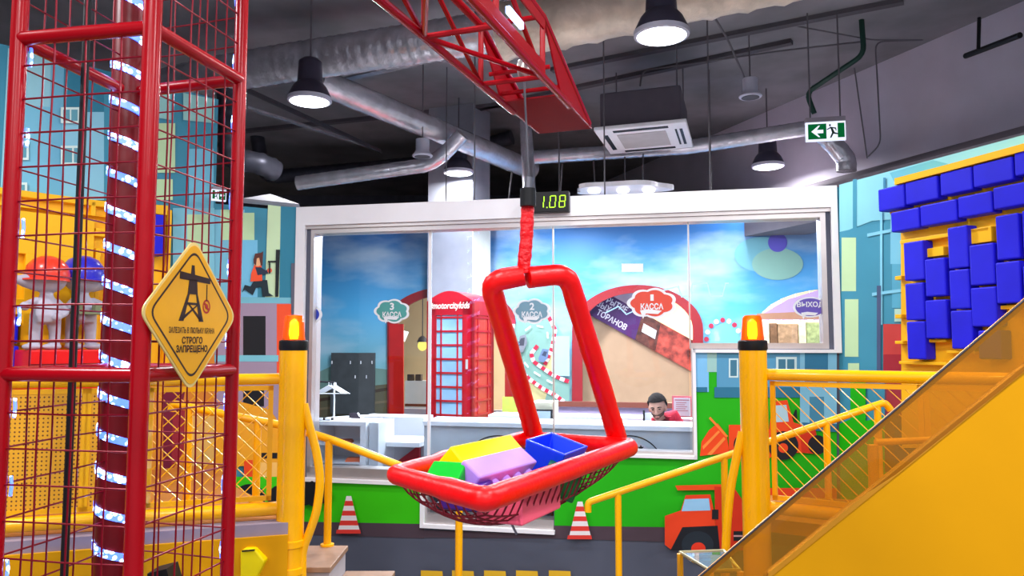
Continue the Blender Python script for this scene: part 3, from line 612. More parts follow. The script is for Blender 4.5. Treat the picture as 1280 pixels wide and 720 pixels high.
brick('toy_brick', 'small green brick at the left corner of the basket', at(560, 599, 2.3), (.08, .11, .07), [mgr], yaw=.15, pitch=-.6)
brick('toy_brick', 'blue hollow brick tub at the right of the basket', at(692, 572, 2.72), (.24, .15, .11), [mbl], roll=.3, yaw=.1, hollow=True)
brick('toy_brick', 'pink brick pressed into the bottom of the net', at(650, 624, 2.34), (.27, .15, .09), [mpk], yaw=.05, pitch=.0)
brick('toy_brick', 'dark green brick hanging in the net under the right rim', at(702, 600, 2.58), (.13, .12, .09), [mdg], yaw=.4, roll=.4)
brick('toy_brick', 'dark purple brick low in the net at the left', at(584, 618, 2.28), (.12, .12, .07), [mdp], yaw=.2)

# ------------------------------------------------------------------ posts with amber beacons
m_amber = bpy.data.materials.new('amber_beacon_glass'); m_amber.use_nodes = True; nt = m_amber.node_tree; b = nt.nodes['Principled BSDF']
b.inputs['Base Color'].default_value = (1, .25, .0, 1); b.inputs['Roughness'].default_value = .15; b.inputs['Emission Color'].default_value = (1, .22, .0, 1)
lw_ = nt.nodes.new('ShaderNodeTexWave'); lw_.inputs['Scale'].default_value = 30; lw_.wave_type = 'BANDS'; lw_.bands_direction = 'Z'; tc = nt.nodes.new('ShaderNodeTexCoord'); nt.links.new(tc.outputs['Object'], lw_.inputs['Vector'])
mp = nt.nodes.new('ShaderNodeMapRange'); mp.inputs[3].default_value = .35; mp.inputs[4].default_value = .75; nt.links.new(lw_.outputs['Color'], mp.inputs[0]); nt.links.new(mp.outputs[0], b.inputs['Emission Strength'])
m_amber = glassy('amber_dome_glass', (255, 150, 30), diff=.45, diffcol=(255, 120, 0), refl=.8)
m_bulb = lamp_mat('amber_bulb', (255, 206, 80), 24)
def post(px, Y, label, lab2, bands):
    p = at(px, 440, Y); r = .073; ztp = at(px, 438, Y).z
    t = thing('round_post', label, 'post', V((p.x, p.y, 0)), None)
    MB().tube([V((p.x, p.y, 0)), V((p.x, p.y, ztp))], r, 36).obj('column', M['yellow'], t)
    for z in bands: MB().lathe([(r, -.02), (r+.008, -.016), (r+.008, .016), (r, .02)], V((p.x, p.y, z)), 32).obj('clamp_band', M['yellow'], t)
    g = thing('warning_beacon', lab2, 'beacon lamp', V((p.x, p.y, ztp)))
    base = V((p.x, p.y, ztp)); MB().lathe([(r*1.02, 0), (r*1.08, .01), (r*1.06, .05), (r*.95, .056), (0, .056)], base, 32).obj('black_collar', M['black'], g)
    pr = [(.062, .05), (.06, .07), (.056, .12), (.051, .175), (.043, .19), (.0, .195)]
    MB().lathe(pr, base, 32).obj('amber_dome', m_amber, g, smooth=50)
    MB().lathe([(.02, .0), (.026, .03), (.022, .09), (0, .11)], base+V((0, 0, .062)), 20).obj('bulb', m_bulb, g)
    return p
zb1, zb2 = at(367, 678, 4.2).z, at(367, 712, 4.2).z
pL = post(367, 4.2, 'thick yellow round post beside the crane tower, left of the glass', 'lit amber beacon on the left yellow post', [zb1, zb2])
pR = post(941, 4.2, 'thick yellow round post at the foot of the slanted stair side', 'lit amber beacon on the right yellow post', [])

# ------------------------------------------------------------------ platform railings
def diamond(mb, a, b, z0, z1, sp, r=.0028, one=False):
    """wire diamonds in the upright panel between ground points a and b"""
    Lh = (b-a).length; d = (b-a).normalized(); H_ = z1-z0
    k = -H_
    while k < Lh:
        for sgn in ((1,) if one else (1, -1)):
            x0, x1 = k, k+H_; y0, y1 = (z1, z0) if sgn == 1 else (z0, z1)
            if x0 < 0: y0 += (y1-y0)*(-x0)/(x1-x0); x0 = 0
            if x1 > Lh: y1 = y0+(y1-y0)*(Lh-x0)/(x1-x0); x1 = Lh
            if x1-x0 > .01: mb.tube([a+d*x0+V((0, 0, y0)), a+d*x1+V((0, 0, y1))], r, 5)
        k += sp
g0 = V((pL.x, pL.y, 0))
gm = at(175, 650, 3.98); gm = V((gm.x, gm.y, 0)); ge = V((-3.2, 3.55, 0)); ga = V((pL.x-.07, pL.y-.01, 0))
zt = at(300, 475, 4.05).z; zb = at(300, 640, 4.1).z
rl = thing('platform_railing', 'yellow railing with wire mesh and perforated panels behind the crane tower', 'railing', V((-2.0, 3.95, zb)))
path = lambda z: [ga+V((0, 0, z)), gm+V((0, 0, z)), gm.lerp(ge, .5)+V((0, -.0, z)), ge+V((0, 0, z))]
MB().tube(path(zt), .03, 16).obj('top_rail', M['yellow'], rl); MB().tube(path(zb), .037, 16).obj('bottom_rail', M['yellow'], rl)
def frame(mb, a, b, z0, z1, w=.016):
    d = (b-a).normalized(); n = V((-d.y, d.x, 0))
    for z in (z0, z1-w*1.6): mb.par(a+V((0, 0, z))-n*w/2, b-a, n*w, V((0, 0, w*1.6)))
    for q in (a, b-d*w*1.6): mb.par(q+V((0, 0, z0))-n*w/2, d*w*1.6, n*w, V((0, 0, z1-z0)))
d_ = (gm-ga).normalized(); a1, b1 = ga+d_*.03, gm-d_*.02; mb = MB(); frame(mb, a1, b1, zb+.045, zt-.035); d2 = (ge-gm).normalized()
a2, b2 = gm+d2*.0, ge; frame(mb, a2, b2, zb+.045, zt-.035); frame(mb, gm+d2*.24, gm+d2*.28, zb+.045, zt-.035); frame(mb, gm+d2*.62, gm+d2*.66, zb+.045, zt-.035)
mb.obj('infill_frame', M['yellow'], rl, smooth=0)
mb = MB(); diamond(mb, a1, b1, zb+.06, zt-.05, .085); mb.obj('wire_mesh', M['yellow'], rl)
m_perf = bpy.data.materials.new('perforated_yellow_sheet'); m_perf.use_nodes = True; nt = m_perf.node_tree; b = nt.nodes['Principled BSDF']; b.inputs['Roughness'].default_value = .45
uvn = nt.nodes.new('ShaderNodeTexCoord'); sepx = nt.nodes.new('ShaderNodeSeparateXYZ'); nt.links.new(uvn.outputs['Object'], sepx.inputs[0])
def mth(op, a, b_=None, v=None):
    n = nt.nodes.new('ShaderNodeMath'); n.operation = op
    (nt.links.new(a, n.inputs[0]) if not isinstance(a, (int, float)) else setattr(n.inputs[0], 'default_value', a))
    if b_ is not None: (nt.links.new(b_, n.inputs[1]) if not isinstance(b_, (int, float)) else setattr(n.inputs[1], 'default_value', b_))
    return n.outputs[0]
def cell(o_, s): return mth('SUBTRACT', mth('FRACT', mth('MULTIPLY', o_, s)), .5)
cx_, cz_ = cell(sepx.outputs['X'], 52), cell(sepx.outputs['Z'], 48); dd = mth('ADD', mth('MULTIPLY', cx_, cx_), mth('MULTIPLY', cz_, cz_)); hole = mth('LESS_THAN', dd, .045)
mixc = nt.nodes.new('ShaderNodeMix'); mixc.data_type = 'RGBA'; nt.links.new(hole, mixc.inputs[0]); mixc.inputs[6].default_value = (*lin((240, 168, 20)), 1); mixc.inputs[7].default_value = (*lin((120, 64, 8)), 1); nt.links.new(mixc.outputs[2], b.inputs['Base Color'])
for s0, s1 in ((.02, .24), (.28, .62), (.66, 1.2)): 
    q0, q1 = gm+d2*s0, gm+d2*min(s1, (ge-gm).length); MB().par(q0+V((0, 0, zb+.06)), q1-q0, V((-d2.y, d2.x, 0))*.004, V((0, 0, zt-zb-.12))).obj('perforated_panel', m_perf, rl, smooth=0)
# platform edge and skirt under the railing
mb = MB()
def strip(mb, pts, z0, z1, t):
    for a, b in zip(pts, pts[1:]):
        d = (b-a).normalized(); n = V((d.y, -d.x, 0)); mb.par(a+V((0, 0, z0)), b-a, n*t, V((0, 0, z1-z0)))
pf = [V((pL.x-.02, pL.y+.02, 0)), gm+V((0, .02, 0)), ge+V((0, .02, 0))]
plat = thing('side_platform', 'raised yellow play platform under the left railing', 'platform', V((-2.2, 3.9, 0)))
strip(mb, pf, zb-.125, zb-.06, -.1); mb.obj('grey_edge_band', mat('mauve_grey_edge', (150, 136, 148), .6), plat, smooth=0)
mb = MB(); strip(mb, [p+V((0, .0, 0)) for p in pf], 0, zb-.12, -.12); mb.obj('skirt_panel', M['yellow_wall'], plat, smooth=0)
fl = [p for p in pf]+[V((-4.0, 4.35, 0)), V((-2.6, 5.98, 0)), V((-2.3, 6.15, 0)), V((-1.9, 5.2, 0))]
mb = MB(); mb.prism([p+V((0, .11, zb-.14)) for p in fl], V((0, 0, .06))); mb.obj('deck', mat('platform_deck_rubber', (176, 108, 30), .7), plat, smooth=0)
# bright box on the skirt
hx = thing('yellow_collection_box', 'bright lemon yellow six-sided box on the yellow skirt beside the left post', 'box', at(312, 720, 4.0))
p0 = at(303, 686, 4.05); sx = 4.0/960
hexp = [(300, 690), (306, 685), (318, 686), (331, 702), (322, 720), (318, 734), (300, 734)]
MB().prism([at(x, y, 4.02) for x, y in hexp], V((0, .12, 0))).obj('shell', mat('lemon_plastic', (246, 220, 0), .35), hx, smooth=0, bevel=.008)
MB().par(at(302, 690, 4.013), V((.065, 0, .006)), V((0, .01, 0)), V((0, 0, .006))).obj('slot', M['black'], hx, smooth=0)
lb = MB().prism([at(184, 717, 3.55), at(208, 711, 3.55), at(216, 740, 3.55), at(184, 740, 3.55)], V((0, .12, 0)))
tag(lb.obj('black_box', M['black'], smooth=0), 'black box corner low behind the crane tower', 'box')

# right railing
ra = V((pR.x+.07, pR.y, 0)); rb = V((2.02, 3.80, 0)); rc = V((2.9, 3.4, 0))
zt2 = at(1050, 470, 4.0).z; zb2_ = at(958, 634, 4.2).z
rr = thing('stair_railing', 'yellow railing with slanting wires right of the right yellow post', 'railing', V(((ra.x+rb.x)/2, 3.9, zb2_)))
MB().tube([ra+V((0, 0, zt2)), rb+V((0, 0, zt2)), rc+V((0, 0, zt2))], .031, 16).obj('top_rail', M['yellow'], rr); MB().tube([ra+V((0, 0, zb2_)), rb+V((0, 0, zb2_)), rc+V((0, 0, zb2_))], .034, 16).obj('bottom_rail', M['yellow'], rr)
mb = MB(); frame(mb, ra+V((.02, 0, 0)), rb, zb2_+.04, zt2-.035); frame(mb, rb, rc, zb2_+.04, zt2-.035); mb.obj('infill_frame', M['yellow'], rr, smooth=0)
mb = MB(); diamond(mb, ra+V((.03, 0, 0)), rb, zb2_+.05, zt2-.045, .078, one=True); diamond(mb, rb, rc, zb2_+.05, zt2-.045, .078, one=True); mb.obj('wire_mesh', M['yellow'], rr)
mb = MB().prism([ra+V((0, .05, zb2_-.14)), rb+V((0, .05, zb2_-.14)), rc+V((0, .05, zb2_-.14)), V((3.0, 3.7, zb2_-.14)), V((2.55, 4.6, zb2_-.14)), V((1.6, 4.9, zb2_-.14))], V((0, 0, .07)))
tag(mb.obj('side_platform', mat('platform_deck_rubber', (176, 108, 30), .7), smooth=0), 'raised platform floor behind the right yellow railing', 'platform')

# stair handrails
def handrail(name, label, pts, r, posts, bulb=.03):
    t = thing(name, label, 'handrail', V((posts[0][0].x, posts[0][0].y, posts[0][1])))
    MB().tube(fillet(pts, bulb*2.5, 5), r, 14).obj('rail_tube', M['yellow'], t)
    for p, zf in posts: MB().tube([V((p.x, p.y, zf)), p], r*.95, 14).lathe([(r*1.7, 0), (r*1.7, .012), (r, .014), (0, .014)], V((p.x, p.y, zf)), 16).obj('upright', M['yellow'], t)
    return t
zland = at(412, 685, 4.7).z
rs_ = [at(735, 640, 4.95), at(735, 628, 4.95), at(920, 566, 4.85), at(1106, 503, 4.75), at(1113, 512, 4.75)]
ln = lambda x, a=1, b=2: None
def onl(x, pts):
    for a, b in zip(pts, pts[1:]):
        xa = 640+960*a.x/a.y; xb = 640+960*b.x/b.y
        if min(xa, xb) <= x <= max(xa, xb) and abs(xa-xb) > 3: return a.lerp(b, (x-xa)/(xb-xa))
handrail('handrail', 'yellow handrail rising to the right past the right round post', rs_, .022, [(onl(771, rs_), 0), (onl(902, rs_), .3), (onl(1030, rs_), .75), (onl(1093, rs_), .9)])
ls_ = [at(214, 514, 4.7), at(216, 505, 4.7), at(350, 531, 4.75), at(410, 548, 4.75), at(578, 612, 4.75), at(578, 624, 4.75)]
handrail('handrail', 'yellow handrail falling to the right behind the left round post and basket', ls_, .024, [(onl(575, ls_), 0), (onl(414, ls_), zland), (onl(325, ls_), zb-.08), (onl(240, ls_), zb-.08)])
gp = [at(380, 505, 4.2), at(386, 530, 4.2), at(396, 565, 4.2), at(401, 600, 4.2), at(396, 640, 4.2), at(386, 668, 4.2), at(378, 688, 4.2), at(377, 760, 4.2)]
tag(MB().tube(fillet(gp, .1, 5), .023, 14).obj('curved_grab_bar', M['yellow']), 'bowed yellow grab bar on the left round post', 'grab bar')
gp = [at(928, 540, 4.2), at(921, 570, 4.2), at(913, 610, 4.2), at(909, 650, 4.2), at(907, 690, 4.2), at(905, 770, 4.2)]
tag(MB().tube(fillet(gp, .1, 5), .023, 14).obj('curved_grab_bar', M['yellow']), 'bowed yellow grab bar on the right round post', 'grab bar')
# stair blocks
m_side = mat('stair_side_concrete', (176, 170, 176), .6); m_tread = mat('brown_wood_tread', (150, 116, 92), .5, var=.15, scale=9)
stt = thing('stair', 'grey stairs with brown treads beside the left round post', 'stair', V((-1.0, 4.6, 0)))
for i, (x0, x1, z) in enumerate(((-1.75, -1.005, zland), (-1.005, -.72, zland-.15), (-.72, -.45, zland-.29), (-.45, -.2, zland-.43))):
    z = max(z, .1); MB().par((x0, 4.32, 0), (x1-x0, 0, 0), (0, .42, 0), (0, 0, z-.03)).obj('step_block', m_side, stt, smooth=0); MB().par((x0, 4.30, z-.03), (x1-x0+.012, 0, 0), (0, .46, 0), (0, 0, .03)).obj('tread', m_tread, stt, smooth=0, bevel=.004)

# ------------------------------------------------------------------ yellow stair side with amber guard panel on the right
Y0, Y1 = 2.75, 2.45        # left foot and right end of the panel
def SP(px, py): return at(px, py, Y0+(Y1-Y0)*(px-880)/(1290-880))
gd = thing('slanted_stair_side', 'big slanted yellow stair side with an amber clear guard above it', 'stair side', V((SP(1100, 700).x, 2.6, 0)))
bt = SP(960, 722); b2 = SP(1300, 447)
pts = [bt, b2, SP(1420, 351), V((SP(1420, 351).x, SP(1420, 351).y, 0)), V((bt.x, bt.y, 0))]
MB().prism(pts, V((0, .06, 0))).obj('side_panel', M['yellow_wall'], gd, smooth=0, bevel=.006)
m_acr = glassy('amber_acrylic', (240, 214, 140), diff=.30, diffcol=(196, 140, 34), refl=.6)
tl, tr = SP(852, 740), SP(1420, 256); bl2 = SP(930, 747)
MB().prism([tl, tr, SP(1420, 351), b2, bt, bl2], V((0, .008, 0))).obj('guard_panel', m_acr, gd, smooth=0)
mb = MB(); up_ = V((0, 0, 1)); dl = (tr-tl).normalized()
MB().tube([tl, tr], .0035, 6).obj('edge_strip', M['darkgrey'], gd)
MB().par(tl-V((0, -.01, .028)), tr-tl, V((0, .014, 0)), V((0, 0, .024))).par(bt+V((0, -.004, -.004)), b2-bt, V((0, .02, 0)), V((0, 0, .02))).obj('frame_strip', mat('ochre_metal', (206, 140, 30), .4, metal=.2), gd, smooth=0)
tp = thing('inner_stair_frame', 'ochre upright and cross bar standing behind the amber guard', 'frame', at(1091, 620, 3.0))
MB().tube([V((at(1091, 620, 3.0).x, 3.0, 0)), at(1091, 556, 3.0)], .02, 12).obj('upright', mat('ochre_paint', (238, 164, 24), .4), tp)
MB().tube([at(1094, 553, 3.0), at(1184, 549, 3.0)], .013, 12).obj('cross_bar', mat('ochre_paint', (238, 164, 24), .4), tp)

# small clear-topped stand
tb = thing('clear_topped_stand', 'small clear topped stand on ochre legs at the foot of the stair side', 'stand', V((at(880, 700, 3.3).x, 3.3, 0)))
zt3 = HC-.92; q = [hitz(850, 690, zt3), hitz(905, 688, zt3), hitz(925, 712, zt3), hitz(888, 713, zt3)]
MB().prism([q[0], q[1], q[2], q[3]], V((0, 0, -.012))).obj('clear_top', glassy('clear_acrylic', (225, 232, 225), diff=.25, diffcol=(180, 160, 150), refl=2), tb, smooth=0)
MB().tube([q[0], q[1], q[2], q[3]], .006, 8, closed=True).obj('rim', mat('pale_metal', (200, 196, 160), .3, metal=.5), tb)
for p in q: MB().tube([V((p.x, p.y, 0)), p-V((0, 0, .008))], .014, 10).obj('leg', mat('ochre_paint', (238, 164, 24), .4), tb)
# ------------------------------------------------------------------ digital clock on the beam
ck = W.hit(684, 252, -.09); ct = thing('digital_clock', 'black digital clock with green numbers on the white beam', 'clock', W.pt(ck[0], ck[1]-.08, -.09))
u0 = W.hit(657, 252, -.13)[0]; u1 = W.hit(711, 252, -.13)[0]; z1 = W.hit(684, 239.5, -.13)[1]; z0 = W.hit(684, 265, -.13)[1]
MB().par(W.pt(u0, z0, -.13), W.u*(u1-u0), W.n*.08, V((0, 0, z1-z0))).obj('case', M['black'], ct, smooth=0, bevel=.005); cas = ct.children[0]
MB().par(W.pt((u0+u1)/2-.03, (z0+z1)/2-.02, -.05), W.u*.06, W.n*.05, V((0, 0, .04))).obj('bracket', M['black'], ct, smooth=0)
mg = lamp_mat('clock_green', (190, 255, 60), 1.6); mo = mat('clock_dim_segment', (30, 44, 20), .5)
SEG = {'0': 'abcdef', '1': 'bc', '2': 'abged', '8': 'abcdefg'}
def digit(mb, ch, x, z, w, h_, t=.0075):
    s = {'a': (0, h_/2, w, t), 'g': (0, 0, w, t), 'd': (0, -h_/2, w, t), 'f': (-w/2, h_/4, t, h_/2), 'e': (-w/2, -h_/4, t, h_/2), 'b': (w/2, h_/4, t, h_/2), 'c': (w/2, -h_/4, t, h_/2)}
    for k in SEG[ch]:
        a, b, cw, chh = s[k]; xx = x+a+b*.12; cw = cw-(.004 if cw > t else 0); chh = chh-(.004 if chh > t else 0)
        mb.par(W.pt(xx-cw/2, z+b-chh/2, -.1325), W.u*cw, W.n*.0025, V((0, 0, chh)))
zc = (z0+z1)/2; wd = u1-u0; hd = (z1-z0)*.56; mb = MB()
for ch_, fx in (('2', .14), ('1', .36), ('0', .63), ('8', .85)): digit(mb, ch_, u0+wd*fx, zc, wd*.125, hd)
mb.par(W.pt(u0+wd*.485, zc-hd/2-.004, -.1325), W.u*.009, W.n*.0025, V((0, 0, .009))); mb.obj('green_digits', mg, cas, smooth=0)

# ------------------------------------------------------------------ ducts and ceiling fittings
m_duct = mat('galvanised_duct', (200, 198, 206), .26, metal=.6, var=.2, scale=5, bump=.5, bscale=14)
m_insul = mat('foil_insulation', (205, 190, 172), .4, metal=.2, var=.25, scale=4, bump=1.0, bscale=11)
m_dk = mat('dark_duct', (66, 66, 76), .4, metal=.5, var=.2)
def duct(name, label, pts, r, rib=.12, m=None, amp=.03, cat='air duct'):
    pts = fillet(pts, r*2, 6); out = []; rs = []; k = 0
    for a, b in zip(pts, pts[1:]):
        n = max(1, int((b-a).length/(rib/4)))
        for j in range(n): out.append(a.lerp(b, j/n)); rs.append(r*(1+(amp if k % 4 == 0 else 0))); k += 1
    out.append(pts[-1]); rs.append(r)
    mb = MB().tube(out, rs, 22); return tag(mb.obj(name, m or m_duct, smooth=50), label, cat)
duct('air_duct', 'thick silver ribbed air duct running to the left behind the crane tower', [at(150, 120, 9.0), at(300, 88, 8.3), at(640, 36, 7.4)], .205)
duct('air_duct', 'torn foil wrapped air duct at the top centre above the crane jib', [at(628, 40, 7.38), at(800, 2, 6.9), at(1000, -40, 6.5)], .27, rib=.3, m=m_insul, amp=.08)
duct('air_duct', 'straight grey air duct slanting down to the right behind the left pendant lamp', [at(395, 100, 8.3), at(664, 212, 11.6)], .15, rib=.5, amp=.02)
duct('air_duct', 'low bluish silver duct with an elbow between two pendant lamps', [at(372, 229, 10.2), at(535, 206, 10.0), at(556, 192, 9.9), at(578, 168, 9.8)], .095)
duct('air_duct', 'long thin silver duct passing behind the air conditioner', [at(664, 197, 11), at(860, 184, 10.4), at(1012, 160, 9.8)], .1)
duct('air_duct', 'bent silver duct end under the green exit sign', [at(1020, 160, 9.6), at(1042, 180, 9.5), at(1058, 200, 9.5), at(1058, 214, 9.5)], .12)
duct('air_duct', 'short vertical silver duct stub just above the digital clock', [at(657, 150, 10.8), at(660, 205, 10.6), at(662, 250, 10.5)], .09)
duct('air_duct', 'crumpled dark silver duct near the top of the left wall', [at(284, 100, 8.4), at(288, 200, 8.4), at(322, 203, 8.4), at(345, 214, 8.6)], .12, m=m_dk, amp=.1)
duct('air_duct', 'dark duct running behind the low bluish one', [at(318, 150, 13), at(330, 222, 13), at(520, 205, 13), at(640, 172, 12.4)], .12, m=m_dk)
for i, (p, q, w) in enumerate((((300, 110, 9.0), (475, 190, 11.5), .05), ((310, 135, 9.5), (470, 186, 11.5), .03), ((430, 98, 9), (545, 72, 8.4), .02))):
    a, b = at(*p), at(*q); mb = MB().par(a, b-a, V((0, .12, 0)), V((0, 0, w))); tag(mb.obj('cable_tray', m_duct if i else M['darkgrey'], smooth=0), ('wide dark cable tray slanting down below the left pendant lamp', 'narrow silver cable tray beside the wide dark one', 'thin silver cable tray below the thick silver duct')[i], 'cable tray')
def wire(name, label, pts, r, m, cat, grp=None): return tag(MB().tube(fillet([at(*p) for p in pts], .1, 4), r, 8).obj(name, m), label, cat, grp)
m_gp = mat('dark_green_pipe', (20, 58, 48), .4); m_wire = mat('grey_cable', (96, 92, 98), .6)
wire('green_pipe', 'dark green pipe bending down from the ceiling to the exit sign', [(1072, -40, 8.2), (1080, 68, 8.2), (1008, 116, 8.8), (1018, 142, 8.8)], .03, m_gp, 'pipe')
wire('ceiling_cable', 'pale cable running from the ceiling down the grey wall right of the exit sign', [(900, 28, 8.5), (980, 30, 8.4), (1090, 50, 8.3), (1160, 50, 8.2), (1094, 52, 8.3), (1101, 180, 8.3), (1085, 196, 8.3)], .008, m_wire, 'cable')
wire('ceiling_cable', 'twin cable dropping beside the unlit spotlight', [(880, 0, 7.5), (910, 50, 8), (930, 96, 8.6)], .012, m_wire, 'cable')
wire('ceiling_cable', 'thin cable hanging down right behind the exit sign', [(1068, 85, 8.5), (1084, 198, 8.6)], .008, m_wire, 'cable')
wire('ceiling_cable', 'cable crossing the ceiling from the large pendant towards the right', [(800, 108, 9), (803, 88, 9), (990, 62, 8.6), (1080, 52, 8.4)], .01, m_wire, 'cable')
for p, q in (((703, 205), (700, 245)), ((742, 200), (744, 240)), ((781, 196), (781, 236)), ((804, 192), (803, 238)), ((640, 215), (636, 248))):
    wire('hanging_rod', 'thin rod hanging above the white lamp panel over the beam', [(p[0], p[1], 10.2), (q[0], q[1], 10.2)], .01, m_wire, 'rod', 'rods above the white lamp panel')
# black bracket on the grey wall
bq = thing('wall_bracket', 'black T-shaped pipe bracket high on the grey wall at the right', 'bracket', at(1224, 60, 7.6))
MB().tube([at(1207, 70, 7.9), at(1275, 44, 7.1)], .03, 10).obj('bar', M['black'], bq); MB().tube([at(1223, 62, 7.6), at(1224, 22, 7.6)], .018, 10).obj('hanger', M['black'], bq)

# pendant lamps
m_shade = mat('dark_grey_lamp_housing', (66, 62, 78), .4, metal=.3); m_lens = lamp_mat('pendant_light_panel', (238, 240, 255), 7.0); m_rim = mat('pale_lamp_rim', (190, 190, 205), .4)
LAMPS = []
def pendant(px, py, z, label, r=.21, big=True):
    p = hitz(px, py, z); t = thing('pendant_lamp', label, 'pendant lamp', p, 'ceiling pendant lamps'); LAMPS.append(p)
    MB().lathe([(r*1.0, .0), (r*1.0, .05), (r*.80, .14), (r*.60, .19), (r*.55, .40), (r*.40, .43), (0, .44)], p, 28).obj('housing', m_shade, t); hs = t.children[0]
    MB().lathe([(r*.93, -.012), (r*1.04, -.006), (r*1.05, .03), (r*1.0, .03)], p, 28).obj('rim', m_rim, t)
    MB().lathe([(0, -.03), (r*.5, -.028), (r*.85, -.018), (r*.93, -.012), (0, -.008)], p, 28).obj('lens', m_lens, hs)
    MB().tube([p+V((0, 0, .43)), V((p.x, p.y, CEIL))], .009, 8).obj('cord', m_wire, t)
    return t
z_l = HC+2.45
P1 = pendant(387, 126, z_l, 'lit pendant lamp under the thick silver duct at the left')
def more(px, py, label, loc=None):
    p = hitz(px, py, z_l) if loc is None else V(loc); LAMPS.append(p); return dup(P1, p, label)
more(573, 216, 'lit pendant lamp in front of the grey column'); more(827, 44, 'largest lit pendant lamp at the top centre right of the jib'); more(960, 208, 'lit pendant lamp left below the exit sign'); more(1296, 148, 'pendant lamp cut by the right edge of the photo')
for i, (x, y) in enumerate(((-1.3, 1.0), (1.6, 1.2), (-3.4, 3.0), (3.4, 3.6), (0.2, -1.8), (2.4, -1.6), (-2.4, -1.4), (0.0, 3.9))):
    more(0, 0, 'pendant lamp outside the photo above the play floor', (x, y, z_l+(.35 if i == 7 else 0)))
for i, p in enumerate(LAMPS):
    ld = bpy.data.lights.new('pendant_light', 'AREA'); ld.shape = 'DISK'; ld.size = .36; ld.energy = LAMP_W if i < 5 or i == 12 else LAMP_W*1.35; ld.color = (.96, .97, 1.0)
    lo = bpy.data.objects.new('pendant_light', ld); C.objects.link(lo); lo.location = p+V((0, 0, -.04))
# unlit spotlights
def spot(px, py, Y, label, s=1):
    p = at(px, py, Y); t = thing('ceiling_spotlight', label, 'spotlight', p)
    MB().lathe([(.12*s, 0), (.13*s, .015), (.1*s, .05), (.085*s, .08), (.085*s, .22), (0, .23)], p, 24).obj('housing', m_rim if 1 else None, t)
    MB().lathe([(0, -.004), (.1*s, -.004), (.1*s, .004), (0, .004)], p, 24).obj('lens', M['darkgrey'], t)
    MB().tube([p+V((0, 0, .22)), V((p.x, p.y, CEIL))], .008, 8).obj('cord', m_wire, t)
spot(528, 196, 9.5, 'small unlit pale spotlight left of the pendant by the column'); spot(938, 122, 8.6, 'small unlit pale spotlight above the right pendant lamp')
# air conditioner cassette
za = HC+2.5; q = [hitz(742, 164, za), hitz(858, 153, za), hitz(869, 182, za), hitz(763, 193, za)]; cc = sum(q, V((0, 0, 0)))/4
ac = thing('air_conditioner', 'white ceiling cassette air conditioner beneath a dark box', 'air conditioner', cc)
ux2 = (q[1]-q[0]); uy2 = (q[3]-q[0]); A_ = lambda x, y, z=0: q[0]+ux2*x+uy2*y+V((0, 0, z))
MB().prism([A_(0, 0), A_(1, 0), A_(1, 1), A_(0, 1)], V((0, 0, .05))).obj('panel', M['white'], ac, smooth=0, bevel=.012)
MB().prism([A_(.06, .06, .05), A_(.94, .06, .05), A_(.94, .94, .05), A_(.06, .94, .05)], V((0, 0, .42))).obj('casing', mat('dark_unit_casing', (84, 78, 88), .7), ac, smooth=0, bevel=.02)
mb = MB()
for a, b, c_, d in ((.2, .06, .8, .12), (.2, .88, .8, .94), (.07, .2, .12, .8), (.86, .2, .88, .8), (.91, .2, .94, .8)): mb.prism([A_(a, b, -.006), A_(c_, b, -.006), A_(c_, d, -.006), A_(a, d, -.006)], V((0, 0, .008)))
mb.obj('air_slot', M['black'], ac, smooth=0)
MB().prism([A_(.22, .22, -.008), A_(.76, .22, -.008), A_(.76, .78, -.008), A_(.22, .78, -.008)], V((0, 0, .01))).obj('grille', mat('grey_grille', (180, 176, 178), .6), ac, smooth=0)
for x, y in ((.1, .1), (.9, .1), (.1, .9), (.9, .9)): p = A_(x, y, .4); MB().tube([p, V((p.x, p.y, CEIL))], .008, 6).obj('hanger_rod', m_wire, ac)
